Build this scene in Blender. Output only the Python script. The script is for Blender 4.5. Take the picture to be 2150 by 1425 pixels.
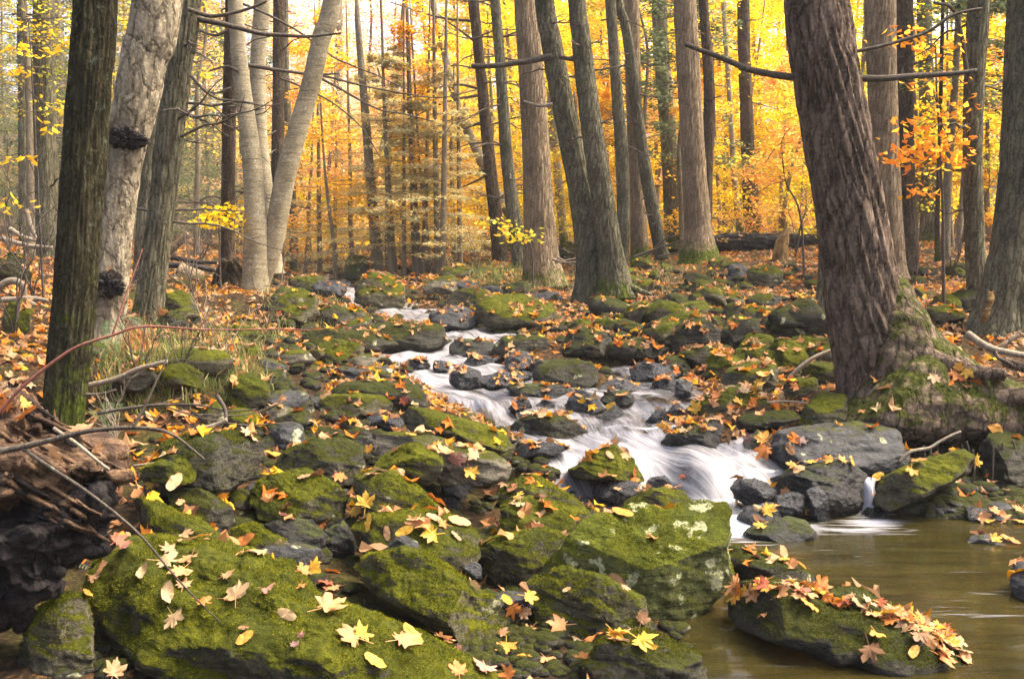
import bpy, bmesh, math, random
import numpy as np
from mathutils import Vector, Matrix, Euler

for o in list(bpy.data.objects):
    bpy.data.objects.remove(o)
SC = bpy.context.scene
COL = SC.collection
random.seed(4)
RNG = np.random.default_rng(11)

# ------------------------------------------------------------------ camera, world, sun, exposure
F, PW, PH, HY, CAMZ = 2300.0, 2150.0, 1425.0, 530.0, 1.5
PITCH = math.atan((PH / 2 - HY) / F)
cam_d = bpy.data.cameras.new('camera')
cam_d.sensor_width = 36.0
cam_d.lens = 36.0 * F / PW
cam_d.clip_end = 600
cam_d.clip_start = 0.05
cam_d.dof.use_dof = False
cam = bpy.data.objects.new('camera', cam_d)
COL.objects.link(cam)
cam.location = (0, 0, CAMZ)
cam.rotation_euler = (math.radians(90) - PITCH, 0, 0)
SC.camera = cam

SUN_EL, SUN_AZ = 58.0, 78.0          # azimuth from straight ahead (+Y), negative = to the left
w = bpy.data.worlds.new('World')
SC.world = w
w.use_nodes = True
wn = w.node_tree
wn.nodes.clear()
sky = wn.nodes.new('ShaderNodeTexSky')
sky.sky_type = 'NISHITA'
sky.sun_disc = False
sky.sun_elevation = math.radians(SUN_EL)
sky.sun_rotation = math.radians(SUN_AZ)
sky.air_density = 0.5
sky.dust_density = 7.0
sky.ozone_density = 0.6
bg = wn.nodes.new('ShaderNodeBackground')
bg.inputs['Strength'].default_value = 0.15
wo = wn.nodes.new('ShaderNodeOutputWorld')
wn.links.new(sky.outputs[0], bg.inputs[0])
wn.links.new(bg.outputs[0], wo.inputs[0])

sd = bpy.data.lights.new('sun', 'SUN')
sd.energy = 1.5
sd.angle = math.radians(28)
sd.color = (1.0, 0.89, 0.70)
so = bpy.data.objects.new('sun', sd)
COL.objects.link(so)
_e, _a = math.radians(SUN_EL), math.radians(SUN_AZ)
_dir = Vector((math.sin(_a) * math.cos(_e), math.cos(_a) * math.cos(_e), math.sin(_e)))
so.rotation_euler = _dir.to_track_quat('Z', 'Y').to_euler()
so.location = (0, 0, 30)

SC.view_settings.view_transform = 'Standard'
SC.view_settings.look = 'None'
SC.view_settings.exposure = 2.4
SC.view_settings.gamma = 1.0
SC.view_settings.use_curve_mapping = False
SC.cycles.use_denoising = True
SC.cycles.denoiser = 'OPENIMAGEDENOISE'
SC.cycles.max_bounces = 7
SC.cycles.diffuse_bounces = 4
SC.cycles.glossy_bounces = 3
SC.cycles.transmission_bounces = 5
SC.cycles.transparent_max_bounces = 8
SC.cycles.sample_clamp_indirect = 6.0
SC.cycles.caustics_reflective = False
SC.cycles.caustics_refractive = False

# ------------------------------------------------------------------ numeric helpers
CP, SP = math.cos(PITCH), math.sin(PITCH)

def ray(px, py):
    u = (np.asarray(px, float) - PW / 2) / F
    v = (PH / 2 - np.asarray(py, float)) / F
    return np.stack([u, CP + v * SP, -SP + v * CP], -1)

def unproj(px, py, d):
    r = ray(px, py)
    s = np.asarray(d, float) / r[..., 1]
    return r * s[..., None] + np.array([0, 0, CAMZ])

def proj(p):
    p = np.asarray(p, float) - np.array([0, 0, CAMZ])
    y = p[..., 1] * CP - p[..., 2] * SP
    z = p[..., 1] * SP + p[..., 2] * CP
    return np.stack([PW / 2 + F * p[..., 0] / y, PH / 2 - F * z / y, y], -1)

_pr = np.random.default_rng(5)
_P = _pr.permutation(256)
_P = np.concatenate([_P, _P, _P])
_G = _pr.normal(size=(256, 3))
_G /= np.linalg.norm(_G, axis=1)[:, None]

def pn(p):
    i = np.floor(p).astype(np.int64)
    f = p - i
    i &= 255
    u = f * f * f * (f * (f * 6 - 15) + 10)
    out = 0
    for dx in (0, 1):
        wx = u[:, 0] if dx else 1 - u[:, 0]
        hx = _P[i[:, 0] + dx]
        for dy in (0, 1):
            wy = u[:, 1] if dy else 1 - u[:, 1]
            hy = _P[hx + i[:, 1] + dy]
            for dz in (0, 1):
                wz = u[:, 2] if dz else 1 - u[:, 2]
                g = _G[_P[hy + i[:, 2] + dz]]
                out = out + wx * wy * wz * (g[:, 0] * (f[:, 0] - dx) + g[:, 1] * (f[:, 1] - dy) + g[:, 2] * (f[:, 2] - dz))
    return out * 1.6

def fbm(p, octv=4, gain=0.5, lac=2.03):
    a, s, o = 1.0, 0.0, 0
    p = np.array(p, float)
    for k in range(octv):
        o = o + a * pn(p + 13.7 * k)
        p = p * lac
        a *= gain
    return o

def sm(a, b, x):
    t = np.clip((np.asarray(x, float) - a) / (b - a), 0, 1)
    return t * t * (3 - 2 * t)

# ------------------------------------------------------------------ mesh helpers
def mesh_np(name, v, f, mat=None, smooth=True, uv=None, attrs=None, cols=None):
    v = np.asarray(v, np.float32)
    f = np.asarray(f, np.int32)
    me = bpy.data.meshes.new(name)
    me.vertices.add(len(v))
    me.vertices.foreach_set('co', v.ravel())
    k = f.shape[1]
    me.loops.add(f.size)
    me.loops.foreach_set('vertex_index', f.ravel())
    me.polygons.add(len(f))
    me.polygons.foreach_set('loop_start', np.arange(len(f), dtype=np.int32) * k)
    me.polygons.foreach_set('use_smooth', np.full(len(f), smooth))
    if uv is not None:
        l = me.uv_layers.new(name='UVMap')
        l.data.foreach_set('uv', np.asarray(uv, np.float32)[f.ravel()].ravel())
    for an, av in (attrs or {}).items():
        a = me.attributes.new(an, 'FLOAT', 'POINT')
        a.data.foreach_set('value', np.asarray(av, np.float32))
    if cols is not None:
        a = me.attributes.new('Col', 'FLOAT_COLOR', 'POINT')
        c = np.ones((len(v), 4), np.float32)
        c[:, :3] = cols
        a.data.foreach_set('color', c.ravel())
    if mat:
        me.materials.append(mat)
    me.update(calc_edges=True)
    return me

def link(name, me, parent=None, loc=(0, 0, 0)):
    o = bpy.data.objects.new(name, me)
    COL.objects.link(o)
    o.location = loc
    if parent:
        o.parent = parent
    return o

def tag(o, label=None, cat=None, group=None, kind=None):
    if label: o['label'] = label
    if cat: o['category'] = cat
    if group: o['group'] = group
    if kind: o['kind'] = kind
    return o

def empty(name, loc):
    o = bpy.data.objects.new(name, None)
    COL.objects.link(o)
    o.location = loc
    o.empty_display_size = 0.1
    return o

_ico = {}
def ico(n):
    if n not in _ico:
        bm = bmesh.new()
        bmesh.ops.create_icosphere(bm, subdivisions=n, radius=1)
        bm.verts.ensure_lookup_table()
        _ico[n] = (np.array([v.co[:] for v in bm.verts]), np.array([[v.index for v in f.verts] for f in bm.faces]))
        bm.free()
    return _ico[n]

def catmull(P, n):
    P = np.asarray(P, float)
    if len(P) == 2:
        t = np.linspace(0, 1, n)[:, None]
        return P[0] * (1 - t) + P[1] * t
    Q = np.vstack([2 * P[0] - P[1], P, 2 * P[-1] - P[-2]])
    seg = np.linalg.norm(np.diff(P[:, :3], axis=0), axis=1)
    cum = np.concatenate([[0], np.cumsum(seg)])
    s = np.linspace(0, cum[-1], n)
    k = np.clip(np.searchsorted(cum, s, side='right') - 1, 0, len(P) - 2)
    t = ((s - cum[k]) / np.maximum(seg[k], 1e-9))[:, None]
    a, b, c, d = Q[k], Q[k + 1], Q[k + 2], Q[k + 3]
    return 0.5 * (2 * b + (c - a) * t + (2 * a - 5 * b + 4 * c - d) * t ** 2 + (3 * b - a - 3 * c + d) * t ** 3)

def tube(P, R, nseg=8, rings=None, disp=None, cap=True):
    """P (n,3) control points, R (n) radii -> verts, quads, uv, (theta, s, radius) per vertex."""
    rings = rings or max(3, len(P) * 3)
    C = catmull(np.hstack([np.asarray(P, float), np.asarray(R, float)[:, None]]), rings)
    ctr, rad = C[:, :3], np.maximum(C[:, 3], 1e-4)
    T = np.gradient(ctr, axis=0)
    T /= np.linalg.norm(T, axis=1)[:, None] + 1e-9
    ref = np.array([1.0, 0, 0]) if abs(T[0][0]) < 0.8 else np.array([0, 0, 1.0])
    A = np.zeros_like(T)
    a = ref - T[0] * T[0].dot(ref)
    a /= np.linalg.norm(a)
    for i in range(len(T)):
        a = a - T[i] * T[i].dot(a)
        a /= np.linalg.norm(a) + 1e-9
        A[i] = a
    B = np.cross(T, A)
    th = np.arange(nseg) * 2 * math.pi / nseg
    s = np.concatenate([[0], np.cumsum(np.linalg.norm(np.diff(ctr, axis=0), axis=1))])
    TH, S = np.meshgrid(th, s)
    RR = np.repeat(rad[:, None], nseg, 1)
    if disp is not None:
        RR = RR + disp(TH.ravel(), S.ravel(), RR.ravel()).reshape(RR.shape)
    N = A[:, None, :] * np.cos(TH)[..., None] + B[:, None, :] * np.sin(TH)[..., None]
    V = ctr[:, None, :] + N * RR[..., None]
    i = np.arange(rings - 1)[:, None] * nseg
    j = np.arange(nseg)[None]
    j2 = (j + 1) % nseg
    q = np.stack([i + j, i + j2, i + nseg + j2, i + nseg + j], -1).reshape(-1, 4)
    V = V.reshape(-1, 3)
    uv = np.stack([TH.ravel() / 6.2832, S.ravel()], -1)
    if cap:                                           # close the ends with a centre point each (degenerate-free quads)
        c0, c1 = len(V), len(V) + 1
        V = np.vstack([V, ctr[0] - T[0] * rad[0] * 0.3, ctr[-1] + T[-1] * rad[-1] * 0.3])
        uv = np.vstack([uv, [0, 0], [0, s[-1]]])
        jj = np.arange(0, nseg - 1, 2)
        k2 = (jj + 2) % nseg
        last = (rings - 1) * nseg
        q = np.vstack([q, np.stack([np.full(len(jj), c0), k2, jj + 1, jj], -1),
                       np.stack([np.full(len(jj), c1), last + jj, last + jj + 1, last + k2], -1)])
    return V, q, uv, TH.ravel(), S.ravel(), RR.ravel()

class Acc:
    """collects quads for one mesh object"""
    def __init__(s):
        s.v, s.f, s.n = [], [], 0
        s.c = []
    def add(s, v, f, c=None):
        s.v.append(np.asarray(v)); s.f.append(np.asarray(f) + s.n); s.n += len(v)
        if c is not None:
            s.c.append(np.broadcast_to(np.asarray(c, float), (len(v), 3)))
    def mesh(s, name, mat, smooth=True, org=(0, 0, 0)):
        return mesh_np(name, np.vstack(s.v) - np.asarray(org), np.vstack(s.f), mat, smooth,
                       cols=np.vstack(s.c) if s.c else None)

# ------------------------------------------------------------------ materials
class NT:
    def __init__(self, name):
        self.m = bpy.data.materials.new(name)
        self.m.use_nodes = True
        self.t = self.m.node_tree
        self.t.nodes.clear()
        self.out = self.t.nodes.new('ShaderNodeOutputMaterial')
    def n(self, typ, **kw):
        nd = self.t.nodes.new('ShaderNode' + typ)
        for k, v in kw.items():
            if hasattr(nd, k) and k not in nd.inputs:
                setattr(nd, k, v)
        return nd
    def put(self, sock, val):
        if hasattr(val, 'links') or isinstance(val, bpy.types.NodeSocket):
            self.t.links.new(val, sock)
        else:
            if isinstance(val, (tuple, list)) and len(val) == 3 and sock.type == 'RGBA':
                val = (*val, 1)
            sock.default_value = val
    def noise(self, vec, scale, detail=4, rough=0.55, dist=0.0):
        nd = self.n('TexNoise')
        self.put(nd.inputs['Vector'], vec)
        nd.inputs['Scale'].default_value = scale
        nd.inputs['Detail'].default_value = detail
        nd.inputs['Roughness'].default_value = rough
        nd.inputs['Distortion'].default_value = dist
        return nd.outputs['Fac']
    def math(self, op, a, b=0.0, clamp=False):
        nd = self.n('Math')
        nd.operation = op
        nd.use_clamp = clamp
        self.put(nd.inputs[0], a); self.put(nd.inputs[1], b)
        return nd.outputs[0]
    def ramp(self, fac, stops):
        nd = self.n('ValToRGB')
        e = nd.color_ramp.elements
        while len(e) < len(stops):
            e.new(0.5)
        for el, (p, c) in zip(e, stops):
            el.position = p
            el.color = (*c, 1) if isinstance(c, (tuple, list)) else (c, c, c, 1)
        self.put(nd.inputs[0], fac)
        return nd.outputs[0]
    def mix(self, fac, a, b):
        nd = self.n('Mix')
        nd.data_type = 'RGBA'
        self.put(nd.inputs[0], fac); self.put(nd.inputs[6], a); self.put(nd.inputs[7], b)
        return nd.outputs[2]
    def mapr(self, v, a, b, c=0.0, d=1.0):
        nd = self.n('MapRange')
        self.put(nd.inputs[0], v)
        for i, x in enumerate((a, b, c, d)):
            nd.inputs[i + 1].default_value = x
        return nd.outputs[0]
    def mapping(self, vec, scale=(1, 1, 1), rot=(0, 0, 0)):
        nd = self.n('Mapping')
        self.put(nd.inputs['Vector'], vec)
        nd.inputs['Scale'].default_value = scale
        nd.inputs['Rotation'].default_value = rot
        return nd.outputs[0]
    def bump(self, h, strength=0.5, dist=0.02, normal=None):
        nd = self.n('Bump')
        nd.inputs['Strength'].default_value = strength
        nd.inputs['Distance'].default_value = dist
        self.put(nd.inputs['Height'], h)
        if normal is not None:
            self.put(nd.inputs['Normal'], normal)
        return nd.outputs[0]
    def bsdf(self, color, rough=0.8, normal=None, spec=0.4, **kw):
        nd = self.n('BsdfPrincipled')
        self.put(nd.inputs['Base Color'], color)
        self.put(nd.inputs['Roughness'], rough)
        self.put(nd.inputs['Specular IOR Level'], spec)
        if normal is not None:
            self.put(nd.inputs['Normal'], normal)
        for k, v in kw.items():
            self.put(nd.inputs[k], v)
        return nd.outputs[0]
    def done(self, sh):
        self.t.links.new(sh, self.out.inputs['Surface'])
        return self.m

def rock_material(name, base1, base2, moss=0.5, wet=0.0, lichen=0.0, mossc=((0.026, 0.032, 0.003), (0.145, 0.142, 0.006))):
    t = NT(name)
    geo = t.n('NewGeometry')
    pos = geo.outputs['Position']
    sep = t.n('SeparateXYZ')
    t.put(sep.inputs[0], geo.outputs['Normal'])
    nz = sep.outputs['Z']
    n1 = t.noise(pos, 3.2, 6, 0.6, 0.4)
    n2 = t.noise(pos, 13, 8, 0.62, 0.3)
    n3 = t.noise(pos, 70, 6, 0.65)
    n4 = t.noise(pos, 260, 3, 0.6)
    strat = t.noise(t.mapping(pos, (3, 6, 34), (0.3, 0.35, 0.2)), 1.0, 6, 0.6, 0.6)
    c = t.mix(t.ramp(n2, [(0.3, 0.0), (0.7, 1.0)]), base1, base2)
    c = t.mix(t.math('MULTIPLY', t.ramp(strat, [(0.36, 1.0), (0.5, 0.0)]), 0.75), c, tuple(x * 0.3 for x in base1))
    c = t.mix(t.math('MULTIPLY', t.ramp(n3, [(0.55, 0.0), (0.75, 1.0)]), 0.35), c, tuple(min(1, x * 2.1) for x in base2))
    # pale lichen blotches
    if lichen > 0:
        lf = t.math('MULTIPLY', t.ramp(t.noise(pos, 9, 5, 0.55), [(0.66 - 0.09 * lichen, 0.0), (0.69 - 0.09 * lichen, 1.0)]), t.ramp(n3, [(0.35, 0.3), (0.55, 1.0)]))
        c = t.mix(t.math('MULTIPLY', lf, 0.85), c, (0.42, 0.42, 0.24))
    # moss where rain and spores settle: on faces that look up, broken by noise
    k = t.math('ADD', t.math('MULTIPLY', nz, 1.0), t.math('MULTIPLY', n1, 0.9))
    k = t.math('ADD', k, t.math('MULTIPLY', n2, 0.55))
    k = t.math('ADD', k, t.math('MULTIPLY', n3, 0.30))
    lo = 2.05 - 1.15 * moss
    mf = t.mapr(k, lo, lo + 0.24)
    nmo = t.noise(pos, 34, 6, 0.7)
    mc = t.mix(t.ramp(nmo, [(0.32, 0.0), (0.68, 1.0)]), mossc[0], mossc[1])
    mc = t.mix(t.ramp(n1, [(0.35, 0.75), (0.62, 0.0)]), mc, (0.030, 0.036, 0.006))
    mc = t.mix(t.math('MULTIPLY', t.ramp(n4, [(0.40, 1.0), (0.55, 0.0)]), 0.6), mc, (0.012, 0.02, 0.004))
    if moss > 0:
        c = t.mix(mf, c, mc)
    if lichen > .5:
        c = t.mix(t.math('MULTIPLY', lf, 0.9), c, (0.40, 0.40, 0.22))
    ru = t.math('MULTIPLY', t.ramp(n3, [(0.2, 0.7), (0.8, 1.25)]), 0.75 - 0.55 * wet)
    if moss > 0:
        rr = t.n('Mix'); rr.data_type = 'FLOAT'
        t.put(rr.inputs[0], mf); t.put(rr.inputs[2], ru); t.put(rr.inputs[3], 0.95)
        ru = rr.outputs[0]
    b1 = t.bump(n2, 0.9, 0.05)
    b0 = t.bump(strat, 0.8, 0.025, b1)
    b2 = t.bump(n3, 0.8, 0.012, b0)
    hm = t.math('MULTIPLY', nmo, mf) if moss > 0 else n4
    b3 = t.bump(hm, 0.9, 0.014, b2)
    b4 = t.bump(n4, 0.75, 0.006, b3)
    return t.done(t.bsdf(c, ru, b4, 0.08 + 0.30 * wet))

M = {}
M['boulder_moss'] = rock_material('mossy_rock', (0.05, 0.045, 0.03), (0.14, 0.122, 0.072), 0.70, 0.0, 0.25)
M['boulder_green'] = rock_material('thick_moss_rock', (0.04, 0.037, 0.024), (0.105, 0.094, 0.056), 0.93, 0.0, 0.15)
M['boulder_dark'] = rock_material('dark_moss_rock', (0.022, 0.021, 0.016), (0.07, 0.063, 0.042), 0.60, 0.15, 0.1, ((0.012, 0.015, 0.002), (0.062, 0.060, 0.006)))
M['boulder_lichen'] = rock_material('lichen_rock', (0.055, 0.06, 0.018), (0.15, 0.155, 0.05), 0.88, 0.0, 0.9, ((0.036, 0.044, 0.005), (0.155, 0.165, 0.014)))
M['boulder_tan'] = rock_material('tan_rock', (0.10, 0.086, 0.06), (0.20, 0.175, 0.12), 0.42, 0.0, 0.35)
M['boulder_grey'] = rock_material('grey_rock', (0.022, 0.022, 0.021), (0.072, 0.071, 0.068), 0.25, 0.3, 0.2)
M['boulder_wet'] = rock_material('wet_rock', (0.005, 0.005, 0.0055), (0.020, 0.020, 0.021), 0.10, 0.85, 0.0)
M['boulder_wetmoss'] = rock_material('wet_mossy_rock', (0.007, 0.0065, 0.0055), (0.026, 0.023, 0.016), 0.42, 0.6, 0.0, ((0.02, 0.026, 0.005), (0.07, 0.075, 0.012)))

def bark_material(name, c1, c2, xy=26, z=5, moss=((0.03, 0.05, 0.006), (0.12, 0.14, 0.015)), band=False, bump=0.9, pale=0.0, lich=(0.22, 0.27, 0.18), plates=None):
    t = NT(name)
    tc = t.n('TexCoord')
    uvn = t.n('UVMap')
    pos = t.n('NewGeometry').outputs['Position']
    p = tc.outputs['Object']
    st = t.mapping(p, (xy, xy, z) if not band else (z, z, xy))
    n1 = t.noise(st, 1.0, 7, 0.62, 0.5)
    n2 = t.noise(st, 3.1, 5, 0.6, 0.3)
    n3 = t.noise(pos, 2.6, 5, 0.6)
    n4 = t.noise(pos, 42, 6, 0.65)
    rid = t.math('ABSOLUTE', t.math('SUBTRACT', n1, 0.5))
    rid2 = t.math('ABSOLUTE', t.math('SUBTRACT', n2, 0.5))
    h = t.ramp(t.math('ADD', t.math('MULTIPLY', rid, 1.0), t.math('MULTIPLY', rid2, 0.55)), [(0.02, 0.0), (0.13, 0.62), (0.30, 1.0)]) if not band else t.ramp(n1, [(0.28, 0.0), (0.46, 0.55), (0.75, 1.0)])
    if plates:
        vo = t.n('TexVoronoi'); vo.feature = 'DISTANCE_TO_EDGE'
        wv = t.n('VectorMath'); wv.operation = 'ADD'
        sc_ = t.n('VectorMath'); sc_.operation = 'SCALE'; sc_.inputs['Scale'].default_value = 0.9
        nn_ = t.n('TexNoise'); nn_.inputs['Scale'].default_value = 1.6; nn_.inputs['Detail'].default_value = 5
        st2 = t.mapping(t.mapping(p, (1, 1, 1), (0, -0.13, 0)), plates)
        t.put(nn_.inputs['Vector'], st2); t.put(sc_.inputs[0], nn_.outputs['Color'])
        t.put(wv.inputs[0], st2); t.put(wv.inputs[1], sc_.outputs[0])
        t.put(vo.inputs['Vector'], wv.outputs[0]); vo.inputs['Scale'].default_value = 1.0
        pl = t.ramp(vo.outputs['Distance'], [(0.0, 0.0), (0.10, 0.55), (0.3, 1.0)])
        h = t.math('ADD', t.math('MULTIPLY', pl, 0.72), t.math('MULTIPLY', h, 0.28))
    c = t.mix(t.math('ADD', t.math('MULTIPLY', h, 0.7), t.math('MULTIPLY', n2, 0.3)), c1, c2)
    c = t.mix(t.ramp(n4, [(0.5, 0.0), (0.72, 0.55)]), c, tuple(min(1, x * 1.6) for x in c2))
    c = t.mix(t.ramp(n3, [(0.35, 0.45), (0.55, 0.0)]), c, tuple(x * 0.6 for x in c1))
    # lichen flecks
    c = t.mix(t.math('MULTIPLY', t.ramp(t.noise(pos, 16, 6, 0.7), [(0.60, 0.0), (0.68, 1.0)]), 0.5 + pale), c, lich)
    at = t.n('Attribute'); at.attribute_name = 'moss'
    mf = t.math('ADD', at.outputs['Fac'], t.math('MULTIPLY', t.math('SUBTRACT', t.noise(pos, 11, 7, 0.68), 0.5), 1.5))
    mf = t.mapr(mf, 0.42, 0.66)
    mc = t.mix(t.ramp(n4, [(0.35, 0.0), (0.65, 1.0)]), *moss)
    c = t.mix(mf, c, mc)
    b1 = t.bump(h, bump, 0.03)
    b2 = t.bump(n2, bump * 0.8, 0.012, b1)
    b3 = t.bump(n4, 0.6, 0.008, b2)
    return t.done(t.bsdf(c, 0.88, b3, 0.07))

M['bark_dark'] = bark_material('dark_green_bark', (0.013, 0.012, 0.006), (0.095, 0.082, 0.04), 24, 7)
M['bark_grey'] = bark_material('grey_hemlock_bark', (0.032, 0.029, 0.017), (0.20, 0.180, 0.108), 20, 4.5, plates=(22, 22, 4.5))
M['bark_brown'] = bark_material('brown_bark', (0.032, 0.022, 0.013), (0.15, 0.108, 0.066), 20, 4.5)
M['bark_oak'] = bark_material('furrowed_oak_bark', (0.085, 0.058, 0.034), (0.35, 0.26, 0.155), 24, 3.5, plates=(24, 24, 3.2))
M['bark_red'] = bark_material('purple_brown_bark', (0.013, 0.008, 0.005), (0.25, 0.178, 0.122), 15, 5, bump=1.0, plates=(12, 12, 2.6), moss=((0.014, 0.019, 0.003), (0.070, 0.074, 0.009)), lich=(0.25, 0.2, 0.17))
M['bark_birch'] = bark_material('yellow_birch_bark', (0.085, 0.068, 0.036), (0.36, 0.305, 0.19), 52, 6, band=True, bump=0.35, pale=0.2, lich=(0.42, 0.42, 0.33))
M['bark_pale'] = bark_material('pale_peeling_bark', (0.07, 0.052, 0.03), (0.40, 0.335, 0.22), 11, 6, bump=0.9, pale=0.25, lich=(0.52, 0.46, 0.30), plates=(9, 9, 4.5))
M['bark_far'] = bark_material('far_bark', (0.12, 0.095, 0.06), (0.30, 0.24, 0.15), 14, 3, bump=0.5)  # bark paled: the haze of distance is painted into its colour
M['twig'] = bark_material('dead_twig', (0.05, 0.04, 0.03), (0.14, 0.115, 0.085), 60, 20, bump=0.4)
M['twig_pale'] = bark_material('pale_twig', (0.16, 0.125, 0.085), (0.34, 0.28, 0.2), 60, 20, bump=0.4)
M['twig_red'] = bark_material('red_twig', (0.20, 0.075, 0.05), (0.33, 0.14, 0.10), 60, 20, bump=0.3)

def leaf_material(name, mode='attr', trans=0.5, spec=0.2, rough=0.55):
    t = NT(name)
    if mode == 'attr':
        a = t.n('Attribute'); a.attribute_name = 'Col'; c = a.outputs['Color']
    else:
        c = t.n('ObjectInfo').outputs['Color']
    tc = t.n('TexCoord')
    if mode != 'attr':
        o = tc.outputs['Object']
        c = t.mix(t.ramp(t.noise(o, 55, 4, 0.6), [(0.45, 0.0), (0.75, 0.55)]), c, (0.22, 0.09, 0.03))
        gr = t.n('VectorMath'); gr.operation = 'LENGTH'
        t.put(gr.inputs[0], o)
        c = t.mix(t.math('MULTIPLY', t.noise(o, 18, 2), 0.16), c, (0.6, 0.42, 0.2))
    d = t.bsdf(c, rough, None, spec)
    tr = t.n('BsdfTranslucent')
    t.put(tr.inputs[0], c)
    mx = t.n('MixShader')
    mx.inputs[0].default_value = trans
    t.t.links.new(d, mx.inputs[1]); t.t.links.new(tr.outputs[0], mx.inputs[2])
    return t.done(mx.outputs[0])

M['leaf'] = leaf_material('fallen_leaf_tissue', 'object', 0.22)
M['litter'] = leaf_material('leaf_litter_tissue', 'attr', 0.22, 0.08)
M['moss'] = leaf_material('moss_fronds', 'attr', 0.3, 0.0)
M['foliage'] = leaf_material('autumn_foliage', 'attr', 0.68, 0.0)
M['needles'] = leaf_material('hemlock_needles', 'attr', 0.3)

def ground_mat():
    t = NT('forest_soil')
    pos = t.n('NewGeometry').outputs['Position']
    n1 = t.noise(pos, 1.6, 6, 0.6)
    n2 = t.noise(pos, 17, 7, 0.7)
    n3 = t.noise(pos, 75, 5, 0.7)
    c = t.mix(t.ramp(n2, [(0.3, 0.0), (0.7, 1.0)]), (0.014, 0.010, 0.006), (0.055, 0.036, 0.019))
    c = t.mix(t.ramp(t.noise(pos, 38, 5, 0.75), [(0.52, 0.0), (0.62, 0.85)]), c, (0.19, 0.10, 0.038))
    c = t.mix(t.ramp(n1, [(0.50, 0.0), (0.64, 0.45)]), c, t.mix(n3, (0.035, 0.05, 0.008), (0.12, 0.13, 0.02)))
    b = t.bump(n2, 1.0, 0.06)
    b = t.bump(n3, 0.9, 0.02, b)
    return t.done(t.bsdf(c, 0.92, b, 0.05))
M['ground'] = ground_mat()

def water_mat():
    t = NT('running_water')
    uv = t.n('UVMap').outputs[0]
    pos = t.n('NewGeometry').outputs['Position']
    at = t.n('Attribute'); at.attribute_name = 'whiteness'
    s1 = t.noise(t.mapping(uv, (1.1, 9, 1)), 1.0, 5, 0.55, 0.6)
    s2 = t.noise(t.mapping(uv, (2.6, 34, 1)), 1.0, 4, 0.6, 0.4)
    s3 = t.noise(pos, 3.0, 3, 0.5)
    st = t.math('ADD', t.math('MULTIPLY', s1, 0.55), t.math('ADD', t.math('MULTIPLY', s2, 0.3), t.math('MULTIPLY', s3, 0.35)))
    fo = t.math('ADD', t.math('MULTIPLY', at.outputs['Fac'], 1.05), t.math('MULTIPLY', t.math('SUBTRACT', st, 0.6), 3.4))
    fo = t.mapr(fo, 0.10, 1.15, 0.0, 0.95)
    whiteness = t.bsdf(t.mix(s2, (0.11, 0.10, 0.09), (0.37, 0.365, 0.375)), 0.45, t.bump(st, 0.35, 0.04), 0.4)
    rip = t.bump(st, 0.4, 0.03)
    gl = t.n('BsdfGlossy'); gl.inputs['Roughness'].default_value = 0.12
    t.put(gl.inputs['Normal'], rip)
    tr = t.n('BsdfTransparent'); tr.inputs[0].default_value = (0.72, 0.60, 0.38, 1)
    fr = t.n('Fresnel'); fr.inputs[0].default_value = 1.33
    t.put(fr.inputs['Normal'], rip)
    m1 = t.n('MixShader')
    t.put(m1.inputs[0], t.math('ADD', fr.outputs[0], 0.08)); t.t.links.new(tr.outputs[0], m1.inputs[1]); t.t.links.new(gl.outputs[0], m1.inputs[2])
    m2 = t.n('MixShader')
    t.put(m2.inputs[0], fo); t.t.links.new(m1.outputs[0], m2.inputs[1]); t.t.links.new(whiteness, m2.inputs[2])
    return t.done(m2.outputs[0])
M['water'] = water_mat()

def pool_mat():
    t = NT('pool_water')
    pos = t.n('NewGeometry').outputs['Position']
    at = t.n('Attribute'); at.attribute_name = 'whiteness'
    r1 = t.noise(t.mapping(pos, (2.2, 9, 1), (0, 0, -0.25)), 1.0, 5, 0.55, 0.8)
    r2 = t.noise(t.mapping(pos, (7, 30, 1), (0, 0, -0.2)), 1.0, 3, 0.5, 0.5)
    rip = t.bump(t.math('ADD', r1, t.math('MULTIPLY', r2, 0.25)), 0.17, 0.03)
    gl = t.n('BsdfGlossy'); gl.inputs['Roughness'].default_value = 0.10
    t.put(gl.inputs['Normal'], rip)
    body = t.bsdf(t.mix(t.ramp(r1, [(0.3, 0.0), (0.7, 1.0)]), (0.020, 0.0165, 0.004), (0.052, 0.043, 0.010)), 0.6, None, 0.0)
    tr = t.n('BsdfTransparent'); tr.inputs[0].default_value = (0.50, 0.42, 0.13, 1)
    m0 = t.n('MixShader'); m0.inputs[0].default_value = 0.5
    t.t.links.new(tr.outputs[0], m0.inputs[1]); t.t.links.new(body, m0.inputs[2])
    fr = t.n('Fresnel'); fr.inputs[0].default_value = 1.33
    t.put(fr.inputs['Normal'], rip)
    m1 = t.n('MixShader')
    t.t.links.new(fr.outputs[0], m1.inputs[0]); t.t.links.new(m0.outputs[0], m1.inputs[1]); t.t.links.new(gl.outputs[0], m1.inputs[2])
    st = t.noise(t.mapping(pos, (3, 22, 1), (0, 0, -0.3)), 1.0, 5, 0.6, 0.7)
    fo = t.mapr(t.math('ADD', t.math('MULTIPLY', at.outputs['Fac'], 1.1), t.math('MULTIPLY', t.math('SUBTRACT', st, 0.55), 1.6)), 0.15, 1.0, 0, 0.95)
    whiteness = t.bsdf((0.48, 0.48, 0.5), 0.5, None, 0.3)
    m2 = t.n('MixShader')
    t.put(m2.inputs[0], fo); t.t.links.new(m1.outputs[0], m2.inputs[1]); t.t.links.new(whiteness, m2.inputs[2])
    return t.done(m2.outputs[0])
M['pool'] = pool_mat()

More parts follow.
